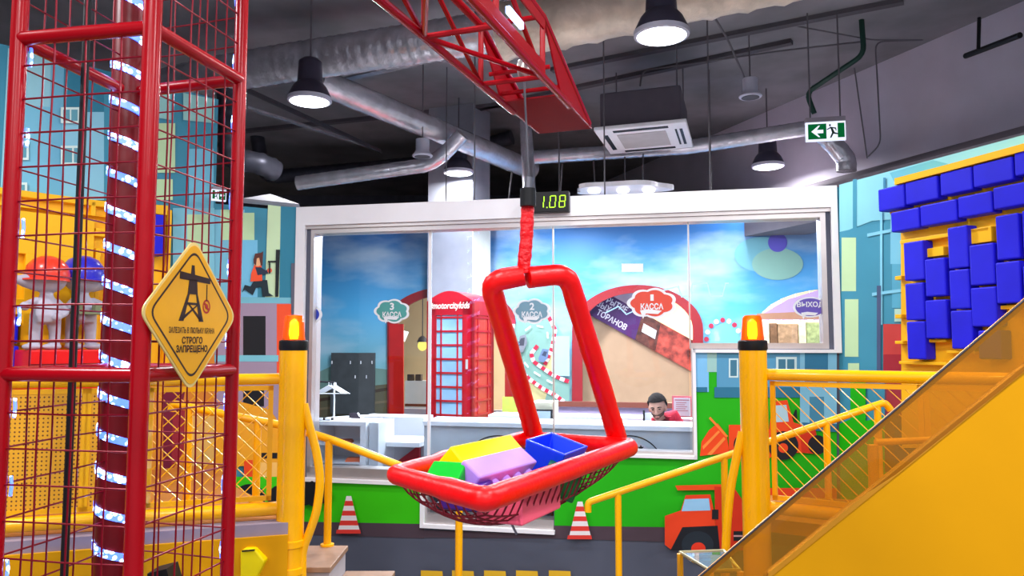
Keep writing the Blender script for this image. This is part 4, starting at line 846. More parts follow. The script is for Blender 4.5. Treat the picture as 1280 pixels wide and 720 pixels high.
# exit signs
def exit_sign(px, py, Y, w, h_, label, flip=False, yaw=None):
    c = at(px, py, Y); uu = (W.u if yaw is None else yaw); nn = V((-uu.y, uu.x, 0)); t = thing('exit_sign', label, 'exit sign', c-V((0, 0, h_/2)))
    E = lambda x, z, o=0: c+uu*(x*w)+nn*o+V((0, 0, z*h_))
    MB().par(E(-.5, .5, -.01), uu*w, nn*.1, V((0, 0, h_*.25))).obj('housing', mat('grey_sign_housing', (150, 140, 150), .5), t, smooth=0, bevel=.005)
    MB().par(E(-.5, -.5), uu*w, nn*.03, V((0, 0, h_))).obj('lit_panel', lamp_mat('sign_white', (225, 232, 255), 1.1), t, smooth=0)
    g = lamp_mat('sign_green', (14, 120, 62), .55); mb = MB(); f = (lambda x: -x) if flip else (lambda x: x)
    def poly(mb, pts, o): mb.prism([E(f(x), z, o) for x, z in pts], nn*-.002)
    poly(mb, [(-.44, -.4), (.02, -.4), (.02, .4), (-.44, .4)], -.001); mb.obj('green_field', g, t, smooth=0); mb = MB(); poly(mb, [(.30, -.36), (.47, -.36), (.47, .4), (.30, .4)], -.001); mb.obj('green_field', g, t, smooth=0)
    mb = MB(); poly(mb, [(-.36, .0), (-.18, .3), (-.14, .3), (-.22, .08), (-.06, .08), (-.06, -.1), (-.22, -.1), (-.14, -.3), (-.18, -.3)], -.004); mb.obj('white_arrow', lamp_mat('sign_white', (225, 232, 255), 1.1), t, smooth=0)
    mb = MB(); poly(mb, [(.11+.025*math.cos(a*.785), .3+.06*math.sin(a*.785)) for a in range(8)], -.002)
    for pg in ([(.11, .22), (.16, .2), (.22, -.05), (.16, -.1)], [(.16, .2), (.26, .16), (.27, .0), (.25, .0), (.24, .1), (.16, .14)], [(.12, .2), (.03, .1), (.03, .05), (.13, .14)], [(.16, -.08), (.22, -.06), (.14, -.36), (.1, -.36)], [(.18, -.05), (.22, -.08), (.31, -.14), (.31, -.2), (.2, -.16)]): poly(mb, pg, -.002)
    mb.obj('running_figure', mat('sign_dark_green', (10, 50, 30), .5), t, smooth=0)
    return t, c
es, ec = exit_sign(1032, 164, 8.0, .40, .205, 'green lit exit sign with running figure and left arrow')
for s in (-.15, .15): p = ec+W.u*s+V((0, 0, .15)); MB().tube([p, V((p.x, p.y, CEIL))], .008, 6).obj('hanger_rod', m_wire, es)
e2, ec2 = exit_sign(274, 244, 6.1, .11, .09, 'small exit sign at the edge of the tall mural wall', True, S.u)
MB().par(ec2+S.n*.03-V((.015, 0, .0)), V((.03, 0, 0)), S.n*.25, V((0, 0, .03))).obj('wall_arm', M['darkgrey'], e2, smooth=0)
# white lamp panel above the beam
wp = thing('lamp_panel', 'white wavy lamp panel with three lights just above the beam', 'lamp panel', at(778, 238, 10.2))
c = at(778, 238, 10.2); pts = []
for k in range(36):
    a = 2*math.pi*k/36; rr_ = 1+.1*math.cos(5*a); pts.append(c+V((.62*rr_*math.cos(a), .35*rr_*math.sin(a)-.05*math.cos(a), 0)))
MB().prism(pts, V((0, 0, .06))).obj('panel', M['white'], wp, smooth=0)
for dx in (-.38, .0, .34): MB().lathe([(0, -.03), (.075, -.03), (.085, 0), (0, 0)], c+V((dx, -.05-dx*.1, 0)), 20).obj('lit_disc', lamp_mat('panel_disc', (255, 255, 255), 5), wp)
# triangular ceiling panel by the left wall
a_, b_, c_ = at(304, 252, 6.6), at(338, 246, 7.6), at(374, 259, 6.9)
tag(MB().prism([a_, b_, c_], V((0, 0, .03))).tube([a_, b_, c_], .012, 8, closed=True).obj('ceiling_panel', mat('grey_ceiling_panel', (128, 126, 134), .6), smooth=0), 'pale flat ceiling panel corner above the left part of the glass frame', 'ceiling panel')
# ------------------------------------------------------------------ lobby behind the glass
def lob(px, py, d): return W.pt(*W.hit(px, py, d), d)
DB = 5.2
m_sky = bpy.data.materials.new('sky_mural_print'); m_sky.use_nodes = True; nt = m_sky.node_tree; b = nt.nodes['Principled BSDF']; b.inputs['Roughness'].default_value = .5
tc = nt.nodes.new('ShaderNodeTexCoord'); sx_ = nt.nodes.new('ShaderNodeSeparateXYZ'); nt.links.new(tc.outputs['Object'], sx_.inputs[0])
mr = nt.nodes.new('ShaderNodeMapRange'); mr.inputs[1].default_value = 1.6; mr.inputs[2].default_value = 3.7; nt.links.new(sx_.outputs['Z'], mr.inputs[0])
cr = nt.nodes.new('ShaderNodeValToRGB'); cr.color_ramp.elements[0].color = (*lin((132, 190, 200)), 1); cr.color_ramp.elements[1].color = (*lin((50, 120, 190)), 1); e_ = cr.color_ramp.elements.new(.45); e_.color = (*lin((84, 176, 226)), 1)
nt.links.new(mr.outputs[0], cr.inputs[0])
mpn = nt.nodes.new('ShaderNodeMapping'); mpn.inputs['Scale'].default_value = (.55, .55, 1.5); nt.links.new(tc.outputs['Object'], mpn.inputs['Vector'])
nz = nt.nodes.new('ShaderNodeTexNoise'); nz.inputs['Scale'].default_value = 1.3; nz.inputs['Detail'].default_value = 5; nz.inputs['Roughness'].default_value = .5; nt.links.new(mpn.outputs[0], nz.inputs['Vector'])
c2 = nt.nodes.new('ShaderNodeValToRGB'); c2.color_ramp.elements[0].position = .44; c2.color_ramp.elements[1].position = .74; c2.color_ramp.elements[1].color = (.75, .75, .75, 1); nt.links.new(nz.outputs['Fac'], c2.inputs[0])
mx = nt.nodes.new('ShaderNodeMix'); mx.data_type = 'RGBA'; nt.links.new(c2.outputs['Color'], mx.inputs[0]); nt.links.new(cr.outputs['Color'], mx.inputs[6]); mx.inputs[7].default_value = (*lin((205, 222, 232)), 1); nt.links.new(mx.outputs[2], b.inputs['Base Color'])
def arc(cx, cy, rx, ry, a0, a1, n=20): return [(cx+rx*math.cos(math.radians(a0+(a1-a0)*k/n)), cy-ry*math.sin(math.radians(a0+(a1-a0)*k/n))) for k in range(n+1)]
out = [(330, 640), (330, 276), (1100, 250), (1100, 640), (1045, 640)]+arc(1045, 410, 100, 50, 60, 180, 10)+[(945, 640), (874, 640)]+arc(797, 412, 77, 50, 0, 180)+[(720, 640), (640, 640)]+arc(564, 402, 76, 40, 0, 180)+[(488, 640)]
pts = [lob(x, min(y, 639), DB) for x, y in out]
for p in pts:
    if p.z < .9: p.z = 0
struct(MB().prism(pts, W.n*.15).obj('wall_back', m_sky, smooth=0))
m_arch = mat('dark_red_arch_paint', (150, 28, 36), .4, var=.05)
for nm, cx, rx, ry, cy in (('arch seen at the left behind the phone booth', 564, 80, 44, 402), ('wide arch seen at the right over the purple banner', 797, 82, 56, 412)):
    o_ = arc(cx, cy, rx, ry, 0, 180, 28); i_ = arc(cx, cy, rx-13, ry-10, 0, 180, 28)
    jl = [(cx-rx, 640)]; outl = [(cx+rx, 640)]+o_+[(cx-rx, 640), (cx-rx+13, 640)]+i_[::-1]+[(cx+rx-13, 640)]
    pp = [lob(x, y, DB-.06) for x, y in outl]
    for p in pp:
        if p.z < .9: p.z = 0
    tag(MB().prism(pp, W.n*.055).obj('door_arch', m_arch, smooth=0), 'dark red '+nm, 'arch')
    if cx < 600:
        pp = [lob(x, y, DB-.1) for x, y in ((486, 405), (504, 405), (504, 640), (486, 640))]
        for p in pp:
            if p.z < .9: p.z = 0
        tag(MB().prism(pp, W.n*.03).obj('door_pillar', mat('bright_red_pillar', (190, 26, 28), .35), smooth=0), 'bright red pillar at the left foot of the dark red arch', 'pillar')
# dark door panel and fence painted low on the back wall
fm = thing('painted_lobby_mural', 'painted sky mural with a fence, pink dome and purple balloon on the lobby back wall', 'mural', lob(450, 500, DB-.01))
P = Mural(fm, W, DB-.003)
P.part('painted_fence', [((96, 92, 70), [(388, 488), (486, 478), (486, 523), (388, 523)]), ((70, 56, 44), [(388, 500), (486, 484), (486, 488), (388, 504)]), ((122, 108, 84), [(388, 511), (486, 500), (486, 503), (388, 514)]), ((116, 150, 140), [(388, 470), (420, 455), (486, 462), (486, 480), (388, 490)])])
P.part('painted_balloon', [((96, 84, 190), circ(972, 303, 12, 12)), ((118, 180, 192), circ(952, 318, 34, 22)), ((142, 186, 170), circ(972, 330, 32, 20)), ((96, 84, 190), circ(972, 303, 12, 12))])
P.part('painted_dome', [((206, 170, 214), [(946, 396), (985, 374), (1034, 359), (1046, 359), (1046, 400), (946, 400)]), ((200, 144, 112), [(946, 392), (1046, 388), (1046, 399), (946, 399)]), ((120, 190, 196), [(888, 440), (888, 420), (896, 408), (908, 402), (922, 408), (928, 440)])])
kb = []
for k in range(8):
    a = 180-k*22; x, y = 904+21*math.cos(math.radians(a)), 424-24*math.sin(math.radians(a)); kb.append((((190, 40, 70), (236, 226, 232))[k % 2], circ(x, y, 3.2, 3.2, 8)))
P.part('painted_kerbing', kb)
lk = thing('dark_locker', 'dark grey notice cabinet standing against the lobby mural left of the arch', 'cabinet', lob(441, 522, DB-.1))
p0, p1 = lob(414, 441, DB-.08), lob(468, 441, DB-.08)
MB().par(V((p0.x, p0.y, .9)), V((p1.x-p0.x, p1.y-p0.y, 0)), W.n*.05, V((0, 0, p0.z-.9))).obj('cabinet_body', mat('dark_olive_panel', (74, 78, 80), .5, var=.15), lk, smooth=0)
mb = MB()
for x, y in ((415, 453), (438, 453), (451, 453), (465, 453), (444, 471), (458, 471)): mb.box(lob(x, y, DB-.09), (.015, .01, .05))
mb.obj('hook', M['offwhite'], lk, smooth=0)
# track mural
tr_ = thing('painted_race_track', 'painted winding race track with red and white kerbs and two grey cars', 'mural', lob(675, 470, DB-.12))
P = Mural(tr_, W, DB-.125)
RD = (122, 160, 148)
P.part('painted_scenery', [((196, 184, 130), [(645, 450), (690, 440), (694, 470), (700, 475), (690, 515), (650, 520)]), ((190, 214, 90), [(628, 496), (646, 496), (648, 522), (628, 522)]), ((160, 200, 226), rect(690, 420, 712, 470))])
P.part('painted_road', [(RD, [(641, 410), (650, 398), (686, 396), (694, 412), (690, 436), (681, 456), (677, 457), (667, 452), (690, 468), (711, 477), (711, 505), (694, 494), (677, 485), (662, 474), (651, 465), (642, 440)]), (RD, [(690, 468), (712, 477), (711, 512), (697, 520), (680, 505)])])
ks = []
for line in ([(686, 396), (694, 412), (690, 435), (681, 456)], [(672, 432), (664, 442), (667, 452), (677, 459), (690, 468), (700, 473), (711, 477)], [(642, 400), (640, 415), (641, 432), (646, 452), (651, 464), (662, 474), (677, 485), (694, 494), (705, 502), (709, 512), (697, 520)]):
    k = 0
    for a, b_ in zip(line, line[1:]):
        n = max(1, int(math.hypot(b_[0]-a[0], b_[1]-a[1])/4.5))
        for j in range(n):
            x0, y0, x1, y1 = [a[i % 2]+(b_[i % 2]-a[i % 2])*(j+(i > 1))/n for i in range(4)]; L_ = math.hypot(x1-x0, y1-y0); nx, ny = -(y1-y0)/L_*2.4, (x1-x0)/L_*2.4
            ks.append((((196, 30, 60), (238, 232, 236))[k % 2], [(x0+nx, y0+ny), (x1+nx, y1+ny), (x1-nx, y1-ny), (x0-nx, y0-ny)])); k += 1
P.part('painted_kerb', ks)
P.part('painted_dash', [((226, 236, 232), q) for q in ([(656, 412), (663, 407), (664, 409), (657, 414)], [(671, 406), (679, 408), (679, 410), (671, 408)], [(683, 415), (685, 415), (686, 423), (684, 423)], [(656, 452), (661, 458), (660, 460), (655, 454)], [(668, 464), (676, 469), (675, 471), (667, 466)], [(684, 474), (691, 478), (690, 480), (683, 476)])])
P.part('painted_car', [((120, 122, 132), [(645, 436), (650, 420), (657, 418), (659, 428), (654, 440), (647, 441)]), ((60, 62, 74), [(647, 432), (651, 423), (656, 422), (655, 432)]), ((96, 116, 150), [(673, 448), (678, 436), (686, 437), (685, 446), (680, 453), (674, 452)]), ((50, 60, 84), [(677, 444), (680, 439), (684, 440), (682, 446)])])

# grey column
cg = thing('concrete_column', 'square grey column with its lit right side painted cream behind the glass', 'column', lob(562, 500, 4.9)); yaw = math.radians(-22)
cf = lob(562, 400, 4.55); cu_ = V((math.cos(yaw+.0), math.sin(yaw), 0)); 
p0, p1, p2 = lob(534, 400, 4.6), lob(590, 400, 4.5), lob(612, 400, 5.0)
for p in (p0, p1, p2): p.z = 0
MB().par(p0, p1-p0, p2-p1, V((0, 0, CEIL))).obj('shaft', mat('grey_column_paint', (150, 152, 164), .6), cg, smooth=0)
nn_ = (p2-p1).normalized(); sn = V((nn_.y, -nn_.x, 0)); MB().par(p1+sn*.002, p2-p1, sn*.01, V((0, 0, HC+1.9))).obj('cream_lit_side', mat('cream_lit_side', (240, 236, 220), .5), cg, smooth=0)  # lit right side of the column, its brightness put into a cream face

# phone booth
ph = thing('phone_booth', 'red phone booth with arched top and small panes behind the glass', 'phone booth', lob(570, 527, 3.4))
th = math.radians(24); f0 = lob(533, 450, 3.2); f0.z = 0; Yb = f0.y
bu = V((math.cos(-th), math.sin(-th), 0)); 
p1 = lob(590, 450, 3.2); bw = .64; bv_ = V((-bu.y, bu.x, 0))      # bv_ points away
# choose the width so the front spans the pixels
def px_of(p): return 640+960*(p.x)/p.y
for k in range(200):
    if px_of(f0+bu*bw) < 590: bw += .005
    else: break
bd = .3
for k in range(200):
    if px_of(f0+bu*bw+bv_*bd) < 617: bd += .01
    else: break
ztb = lob(562, 367, 3.2).z; zb0 = .1
Bp = lambda x, y, z: f0+bu*(x*bw)+bv_*(y*bd)+V((0, 0, z))
m_bo = mat('phone_booth_red', (172, 18, 36), .3, coat=.3); m_bo2 = mat('phone_booth_red_side', (196, 24, 24), .3, coat=.3)
mb = MB()
for x0, x1, y0, y1 in ((0, .2, 0, .1), (.8, 1, 0, .1), (0, .1, .9, 1), (.9, 1, .9, 1)): mb.prism([Bp(x0, y0, 0), Bp(x1, y0, 0), Bp(x1, y1, 0), Bp(x0, y1, 0)], V((0, 0, ztb-.1)))
mb.prism([Bp(0, 0, 0), Bp(1, 0, 0), Bp(1, 1, 0), Bp(0, 1, 0)], V((0, 0, .35)))
zl = lob(562, 394, 3.2).z
ar = [Bp(x, 0, ztb-.10+.13*math.sin(math.pi*x)) for x in [k/16 for k in range(17)]]
mb.prism([Bp(0, 0, zl), *ar, Bp(1, 0, zl)], bv_*bd)
for x0 in (0, .97): mb.prism([Bp(x0, .88, .3), Bp(x0+.03, .88, .3), Bp(x0+.03, 1, .3), Bp(x0, 1, .3)], V((0, 0, zl-.3))); mb.prism([Bp(x0, .0, .3), Bp(x0+.03, .0, .3), Bp(x0+.03, .14, .3), Bp(x0, .14, .3)], V((0, 0, zl-.3)))
mb.obj('booth_body', m_bo, ph, smooth=0)
z00 = .4; rows = 11; rh = (zl-.03-z00)/rows; mb = MB()
for x in (.2, .32, .68, .8): mb.prism([Bp(x-.012, .0, z00), Bp(x+.012, .0, z00), Bp(x+.012, .05, z00), Bp(x-.012, .05, z00)], V((0, 0, zl-z00)))
for k in range(rows+1): mb.prism([Bp(.18, 0, z00+rh*k-.012), Bp(.82, 0, z00+rh*k-.012), Bp(.82, .05, z00+rh*k-.012), Bp(.18, .05, z00+rh*k-.012)], V((0, 0, .024)))
for y in (.14, .28, .74, .88): mb.prism([Bp(.96, y-.015, z00), Bp(1.0, y-.015, z00), Bp(1.0, y+.015, z00), Bp(.96, y+.015, z00)], V((0, 0, zl-z00)))
for k in range(rows+1): mb.prism([Bp(.96, .14, z00+rh*k-.012), Bp(1.0, .14, z00+rh*k-.012), Bp(1.0, .88, z00+rh*k-.012), Bp(.96, .88, z00+rh*k-.012)], V((0, 0, .024)))
mb.obj('glazing_bars', m_bo, ph, smooth=0)
mpan = mat('pale_blue_booth_pane', (150, 196, 232), .15, var=.2, scale=2)
MB().prism([Bp(.2, .03, z00), Bp(.8, .03, z00), Bp(.8, .04, z00), Bp(.2, .04, z00)], V((0, 0, zl-z00))).obj('front_pane', mpan, ph, smooth=0)
MB().prism([Bp(.97, .14, z00), Bp(.98, .14, z00), Bp(.98, .88, z00), Bp(.97, .88, z00)], V((0, 0, zl-z00))).obj('side_pane', mat('red_brown_booth_pane', (176, 60, 50), .2, var=.25, scale=2), ph, smooth=0)
MB().box(Bp(.9, -.02, lob(585, 455, 3.2).z), (.03, .03, .12)).obj('door_handle', M['silver'], ph, smooth=0)
mb = MB(); add_text(mb, '#motorcitykids', Bp(.5, -.012, (zl+ztb)/2-.03), bu, V((0, 0, 1)), bw*.9, .11, .015, shear=.2); mb.obj('lettering', mat('cream_lettering', (240, 232, 220), .5), ph, smooth=0)

# mall beyond the openings
m_mall = mat('cream_mall_wall', (232, 208, 168), .6, var=.08, scale=1.2)
p0, p1 = W.pt(-5.5, 0, 9.5), W.pt(6.5, 0, 9.5)
struct(MB().par(p0, p1-p0, W.n*.1, V((0, 0, HC+2.2))).obj('wall_mall', m_mall, smooth=0))
struct(MB().par(W.pt(-5.5, HC+1.35, 5.4), p1-p0, W.n*4.1, V((0, 0, .1))).obj('ceiling_mall', mat('cream_mall_ceiling', (246, 228, 196), .6, var=.03), smooth=0))
for i, (u, d) in enumerate(((-1.7, 6.6), (-1.2, 8.2), (1.6, 7.0), (1.9, 8.4), (3.6, 6.6), (3.8, 8.0), (.4, 7.2), (4.6, 7.2))):
    t = MB().par(W.pt(u, HC+1.32, d), W.u*.9, W.n*.12, V((0, 0, .03))); tag(t.obj('mall_ceiling_light', lamp_mat('warm_strip_light', (255, 240, 214), 7), smooth=0), 'long warm ceiling light in the hall beyond the sky mural', 'ceiling light', 'hall ceiling lights')
    ld = bpy.data.lights.new('hall_light', 'AREA'); ld.shape = 'RECTANGLE'; ld.size = .9; ld.size_y = .12; ld.energy = 90; ld.color = (1, .92, .8); lo = bpy.data.objects.new('hall_light', ld); C.objects.link(lo); lo.location = W.pt(u+.45, HC+1.30, d+.06); lo.rotation_euler = (0, 0, -A)
# hall furniture seen through the openings
def hall_box(name, label, cat, x0, y0, x1, y1, d, t, m, grp=None):
    a, b_ = lob(x0, y1, d), lob(x1, y1, d); z1_ = lob((x0+x1)/2, y0, d).z; zz0 = min(a.z, b_.z) if name not in ('shop_display', 'low_wall', 'shop_counter') else 0.0
    o = MB().par(V((a.x, a.y, zz0)), V((b_.x-a.x, b_.y-a.y, 0)), W.n*t, V((0, 0, z1_-zz0)))
    if name == 'shop_lamp': o.tube([V(((a.x+b_.x)/2, (a.y+b_.y)/2+.02, z1_-.01)), V(((a.x+b_.x)/2, (a.y+b_.y)/2+.02, HC+1.36))], .006, 6)
    o = o.obj(name, m, smooth=0); return tag(o, label, cat, grp)
m_br = mat('brown_wood_rail', (120, 62, 48), .4)
def to_floor(o_):
    return o_
hall_box('hall_railing', 'brown wooden rail crossing behind the man and the red basket', 'rail', 690, 503, 868, 508, 3.4, .06, m_br)
hall_box('low_wall', 'lilac low wall under the brown wooden rail', 'low wall', 690, 508, 868, 560, 3.45, .1, mat('lilac_low_wall', (176, 158, 190), .5))
hall_box('hall_railing', 'brown wooden rail inside the left arch', 'rail', 506, 505, 534, 508, 7.0, .06, m_br)
hall_box('low_wall', 'pale low wall inside the left arch', 'low wall', 500, 512, 640, 560, 6.6, .1, mat('pale_mauve_wall', (190, 176, 190), .5))
hall_box('shop_counter', 'cream shop counter inside the left arch', 'counter', 506, 476, 534, 484, 7.5, .3, M['offwhite'])
hall_box('shop_shelf', 'grey open shelf behind the left arch', 'shelf', 514, 484, 530, 500, 7.6, .3, mat('grey_shelf', (150, 150, 162), .5))
for i, x in enumerate((509, 519)): hall_box('dark_pot', ('left', 'right')[i]+' dark pot on the cream shop counter in the left arch', 'pot', x, 468, x+7, 476, 7.5, .1, M['darkgrey'])
hl = thing('hanging_lantern', 'yellow hanging lantern with a dark top inside the left arch', 'lantern', lob(528, 436, 6.5)); q0 = lob(528, 432, 6.5)
MB().ball(q0, (.08, .08, .09)).obj('globe', lamp_mat('yellow_lantern', (255, 220, 90), 2), hl); MB().lathe([(.1, 0), (.06, .08), (0, .12)], q0+V((0, 0, .06)), 16).obj('top', M['darkgrey'], hl); MB().tube([q0+V((0, 0, .15)), V((q0.x, q0.y, HC+1.34))], .01, 6).obj('cord', M['darkgrey'], hl)
pp = [lob(500, 412, 6.2), lob(510, 415, 6.2), lob(505, 427, 6.2), lob(497, 426, 6.2)]; tag(MB().prism(pp, W.n*.04).obj('lit_sign', lamp_mat('white_lit_sign', (255, 250, 240), 2.2), smooth=0), 'small white lit sign hanging at the left edge of the left arch', 'sign')
for i, (x0, x1, y0, c_) in enumerate(((946, 962, 402, (206, 196, 170)), (963, 972, 404, (110, 80, 60)), (973, 998, 405, (150, 120, 96)), (999, 1008, 400, (210, 200, 160)), (1009, 1040, 403, (130, 140, 96)))):
    hall_box('shop_display', ('cream', 'narrow dark brown', 'wide brown', 'tall cream', 'wide olive green')[i]+' shop display unit in the right opening', 'display unit', x0, y0, x1, 437, 7.6, .4, mat('display_%d' % i, c_, .6, var=.35, scale=14))
for i, (x, y) in enumerate(((962, 400), (974, 401), (992, 400), (1010, 400), (1028, 399))): hall_box('shop_lamp', 'short bright lamp tube in the right opening', 'lamp', x, y, x+7, y+2, 7.2, .05, lamp_mat('warm_strip_light', (255, 240, 214), 7), 'shop lamps in the right opening')

# escalator side panel and purple banner
ec_ = thing('slanted_tan_panel', 'large tan slanted panel filling the right arch', 'panel', lob(800, 500, DB+.4)); MB().prism([lob(x, y, DB+.36) for x, y in ((706, 372), (738, 388), (880, 466), (880, 503), (706, 503))], W.n*.12).obj('tan_sheet', mat('tan_panel_sheet', (186, 150, 118), .5, var=.06), ec_, smooth=0)
bn = thing('purple_food_banner', 'slanting purple banner with white letters and food photos in the right arch', 'banner', lob(800, 430, DB+.3)); D_ = DB+.3
def bl(s, t): # s along the banner 0..1, t 0 upper edge 1 lower edge
    x0, y0 = 738+s*142, 355+s*78; x1, y1 = 720+s*160, 384+s*89; return (x0+(x1-x0)*t, y0+(y1-y0)*t)
def bq_(s0, s1, t0=0, t1=1): return [bl(s0, t0), bl(s1, t0), bl(s1, t1), bl(s0, t1)]
MB().prism([lob(x, y, D_) for x, y in bq_(0, .46)], W.n*.03).obj('purple_field', mat('banner_purple', (74, 30, 96), .5), bn, smooth=0)
MB().prism([lob(x, y, D_) for x, y in bq_(.46, .62)], W.n*.03).obj('food_photo', mat('dark_food_print', (96, 50, 40), .5, var=.8, scale=9), bn, smooth=0)
MB().prism([lob(x, y, D_) for x, y in bq_(.62, 1)], W.n*.03).obj('food_photo', mat('red_food_print', (178, 70, 56), .5, var=.75, scale=8), bn, smooth=0)
MB().prism([lob(x, y, D_-.01) for x, y in bq_(.49, .60, .32, .62)], W.n*.01).obj('white_label', M['offwhite'], bn, smooth=0)
mb = MB(); bu_ = (lob(*bl(1, .5), D_)-lob(*bl(0, .5), D_)).normalized(); bz = bu_.cross(W.n)*-1
if bz.z < 0: bz = -bz
for tx, s, t_, w_ in (('РЫТИЕ', .255, .2, 30), ('ВЫХ', .17, .48, 20), ('ТОРАНОВ', .26, .76, 44)):
    add_text(mb, tx, lob(*bl(s, t_), D_-.004), bu_, bz, w_*.0115, .095, .02)
mb.obj('lettering', mat('banner_white', (236, 226, 240), .5), bn, smooth=0)
hall_box('lilac_bulkhead', 'pale lilac bulkhead above the purple banner', 'bulkhead', 740, 360, 806, 396, DB+.9, .1, mat('lilac_bulkhead', (206, 190, 226), .5))

# stickers on the glass
def cloud(cx, cy, rx, ry, k=1.0): return [(cx+rx*k*(1+.13*abs(math.sin(3.5*a)))*math.cos(a), cy+ry*k*(1+.16*abs(math.sin(3.5*a)))*math.sin(a)) for a in [2*math.pi*j/70 for j in range(70)]]+[]
def sticker(name, label, px, py, rx, ry, col, lines, shape, tail=True, off=.066):
    t = thing(name, label, 'sticker', lob(px, py+ry, off)); uz_ = V((0, 0, 1))
    mw = mat('sticker_white', (236, 240, 246), .4, var=.01)
    MB().prism([lob(x, y, off) for x, y in shape(px, py, rx, ry, 1.12)], W.n*.001).obj('white_edge', mw, t, smooth=0)
    MB().prism([lob(x, y, off-.0015) for x, y in shape(px, py, rx, ry, .96)], W.n*.001).obj('coloured_field', mat('sticker_'+label.split()[0], col, .4), t, smooth=0)
    mb = MB(); s = lob(px, py, off-.003).y/960
    for tx, dy, w_, h_ in lines: add_text(mb, tx, lob(px, py+dy, off-.003), W.u, uz_, w_*s, h_*s, .03)
    if tail: mb.prism([lob(x, y, off-.003) for x, y in ((px-rx*.6, py+ry*.6), (px-rx*.2, py+ry*.5), (px+rx*.5, py+ry*.62), (px+rx*.3, py+ry*.9), (px-rx*.3, py+ry*.85), (px-rx*.45, py+ry*1.3))], W.n*.001)
    mb.obj('lettering', mw, t, smooth=0)
ell = lambda cx, cy, rx, ry, k: circ(cx, cy, rx*k, ry*k, 40)
sticker('till_sticker', 'teal cloud sticker reading 3 KACCA on the left glass', 490, 389, 18, 12, (84, 164, 160), (('3', -6, 5.5, 9), ('КАССА', 4, 25, 7)), cloud)
sticker('till_sticker', 'grey-blue cloud sticker reading 2 KACCA inside the basket handle', 665, 389, 19, 12.5, (120, 160, 180), (('2', -6, 6, 9), ('КАССА', 4, 26, 7.5)), cloud)
sticker('till_sticker', 'red cloud sticker reading 1 KACCA on the right glass', 815, 379, 25, 15, (228, 84, 66), (('1', -7, 4, 8), ('КАССА', 4, 28, 8)), cloud)
sticker('exit_sticker', 'purple oval sticker reading ВЫХОД at the right end of the glass', 1013, 384, 19.5, 11.5, (108, 92, 190), (('ВЫХОД', -3, 32, 8),), ell)
sticker('exit_sticker', 'blue oval sticker half hidden by the left edge of the glass frame', 377, 393, 23, 13, (52, 72, 190), (('ВХОД', -1, 38, 10),), ell, off=.066)
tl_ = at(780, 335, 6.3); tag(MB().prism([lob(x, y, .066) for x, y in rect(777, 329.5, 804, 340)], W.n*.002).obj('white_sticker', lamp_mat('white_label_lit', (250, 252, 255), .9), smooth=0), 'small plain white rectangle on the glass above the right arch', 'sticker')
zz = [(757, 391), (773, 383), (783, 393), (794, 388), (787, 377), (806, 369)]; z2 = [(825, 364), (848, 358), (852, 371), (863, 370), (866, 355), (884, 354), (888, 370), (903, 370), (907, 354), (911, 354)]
m_reflection = lamp_mat('pale_blue_reflection', (190, 225, 255), 1.6)  # reflections in the panes, built as thin glowing tubes
tag(MB().tube([lob(x, y, .5) for x, y in zz], .006, 6).obj('glass_reflection', m_reflection, smooth=0), 'pale zigzag reflection built as a glowing tube in front of the purple banner', 'light line')
tag(MB().tube([lob(x, y, .5) for x, y in z2], .007, 6).obj('glass_reflection', m_reflection, smooth=0), 'pale square zigzag reflection built as a glowing tube right of the red cloud sticker', 'light line')

# counters
m_cw = mat('white_counter_laminate', (236, 238, 242), .35, var=.02); m_cg = mat('pale_grey_counter_front', (200, 206, 212), .4, var=.03)
def cbox(mb, x0, y0, x1, d0, d1, z_bottom=0.0, y1=None):
    a, b_ = W.hit(x0, y0, d0), W.hit(x1, y0, d0); z = W.hit((x0+x1)/2, y0, d0)[1]; zb_ = z_bottom if y1 is None else W.hit((x0+x1)/2, y1, d0)[1]
    return mb.par(W.pt(a[0], zb_, d0), W.u*(b_[0]-a[0]), W.n*(d1-d0), V((0, 0, z-zb_)))
ctr = thing('reception_counter', 'long white reception counter behind the glass with round emblems', 'counter', lob(700, 540, .5))
cbox(MB(), 530, 536, 866, .32, .6).obj('counter_front', m_cg, ctr, smooth=0)
cbox(MB(), 528, 530, 867, .28, .72, y1=536).obj('counter_top', m_cw, ctr, smooth=0, bevel=.004)
cbox(MB(), 700, 564.5, 866, .30, .33, y1=567).obj('counter_ledge', m_cw, ctr, smooth=0)
for cx in (622, 786):
    t_ = MB(); ri = circ(cx, 586, 44, 42, 48); ro = circ(cx, 586, 42.6, 40.6, 48); n = 48
    z_ = [lob(x, y, .315) for x, y in ri+ro]; MB().add(z_, [(i, (i+1) % n, (i+1) % n+n, i+n) for i in range(n)]).obj('emblem_ring', M['black'], ctr, smooth=0)
    MB().prism([lob(x, y, .317) for x, y in circ(cx, 586, 36, 34, 40)], W.n*.001).obj('emblem_field', mat('emblem_pale', (226, 214, 222), .5), ctr, smooth=0)
    mb = MB()
    for a in (-60, -35, -110, -140): x, y = cx+30*math.cos(math.radians(a)), 586+30*math.sin(math.radians(a)); mb.prism([lob(x+r_*math.cos(k*math.pi/5-math.pi/2), y+r_*math.sin(k*math.pi/5-math.pi/2), .313) for k in range(10) for r_ in [(4.2, 1.9)[k % 2]]], W.n*.001)
    mb.obj('emblem_star', M['black'], ctr, smooth=0)
bc = thing('back_counter', 'white rear counter ledge behind the reception counter', 'counter', lob(780, 530, 1.5)); cbox(MB(), 610, 521, 868, 1.6, 1.95).obj('body', m_cw, bc, smooth=0, bevel=.006)
bc = thing('back_counter', 'white curved rear counter at the left behind the shelf unit', 'counter', lob(470, 525, 1.2)); cbox(MB(), 452, 521, 530, 1.3, 1.6).obj('body', m_cw, bc, smooth=0)
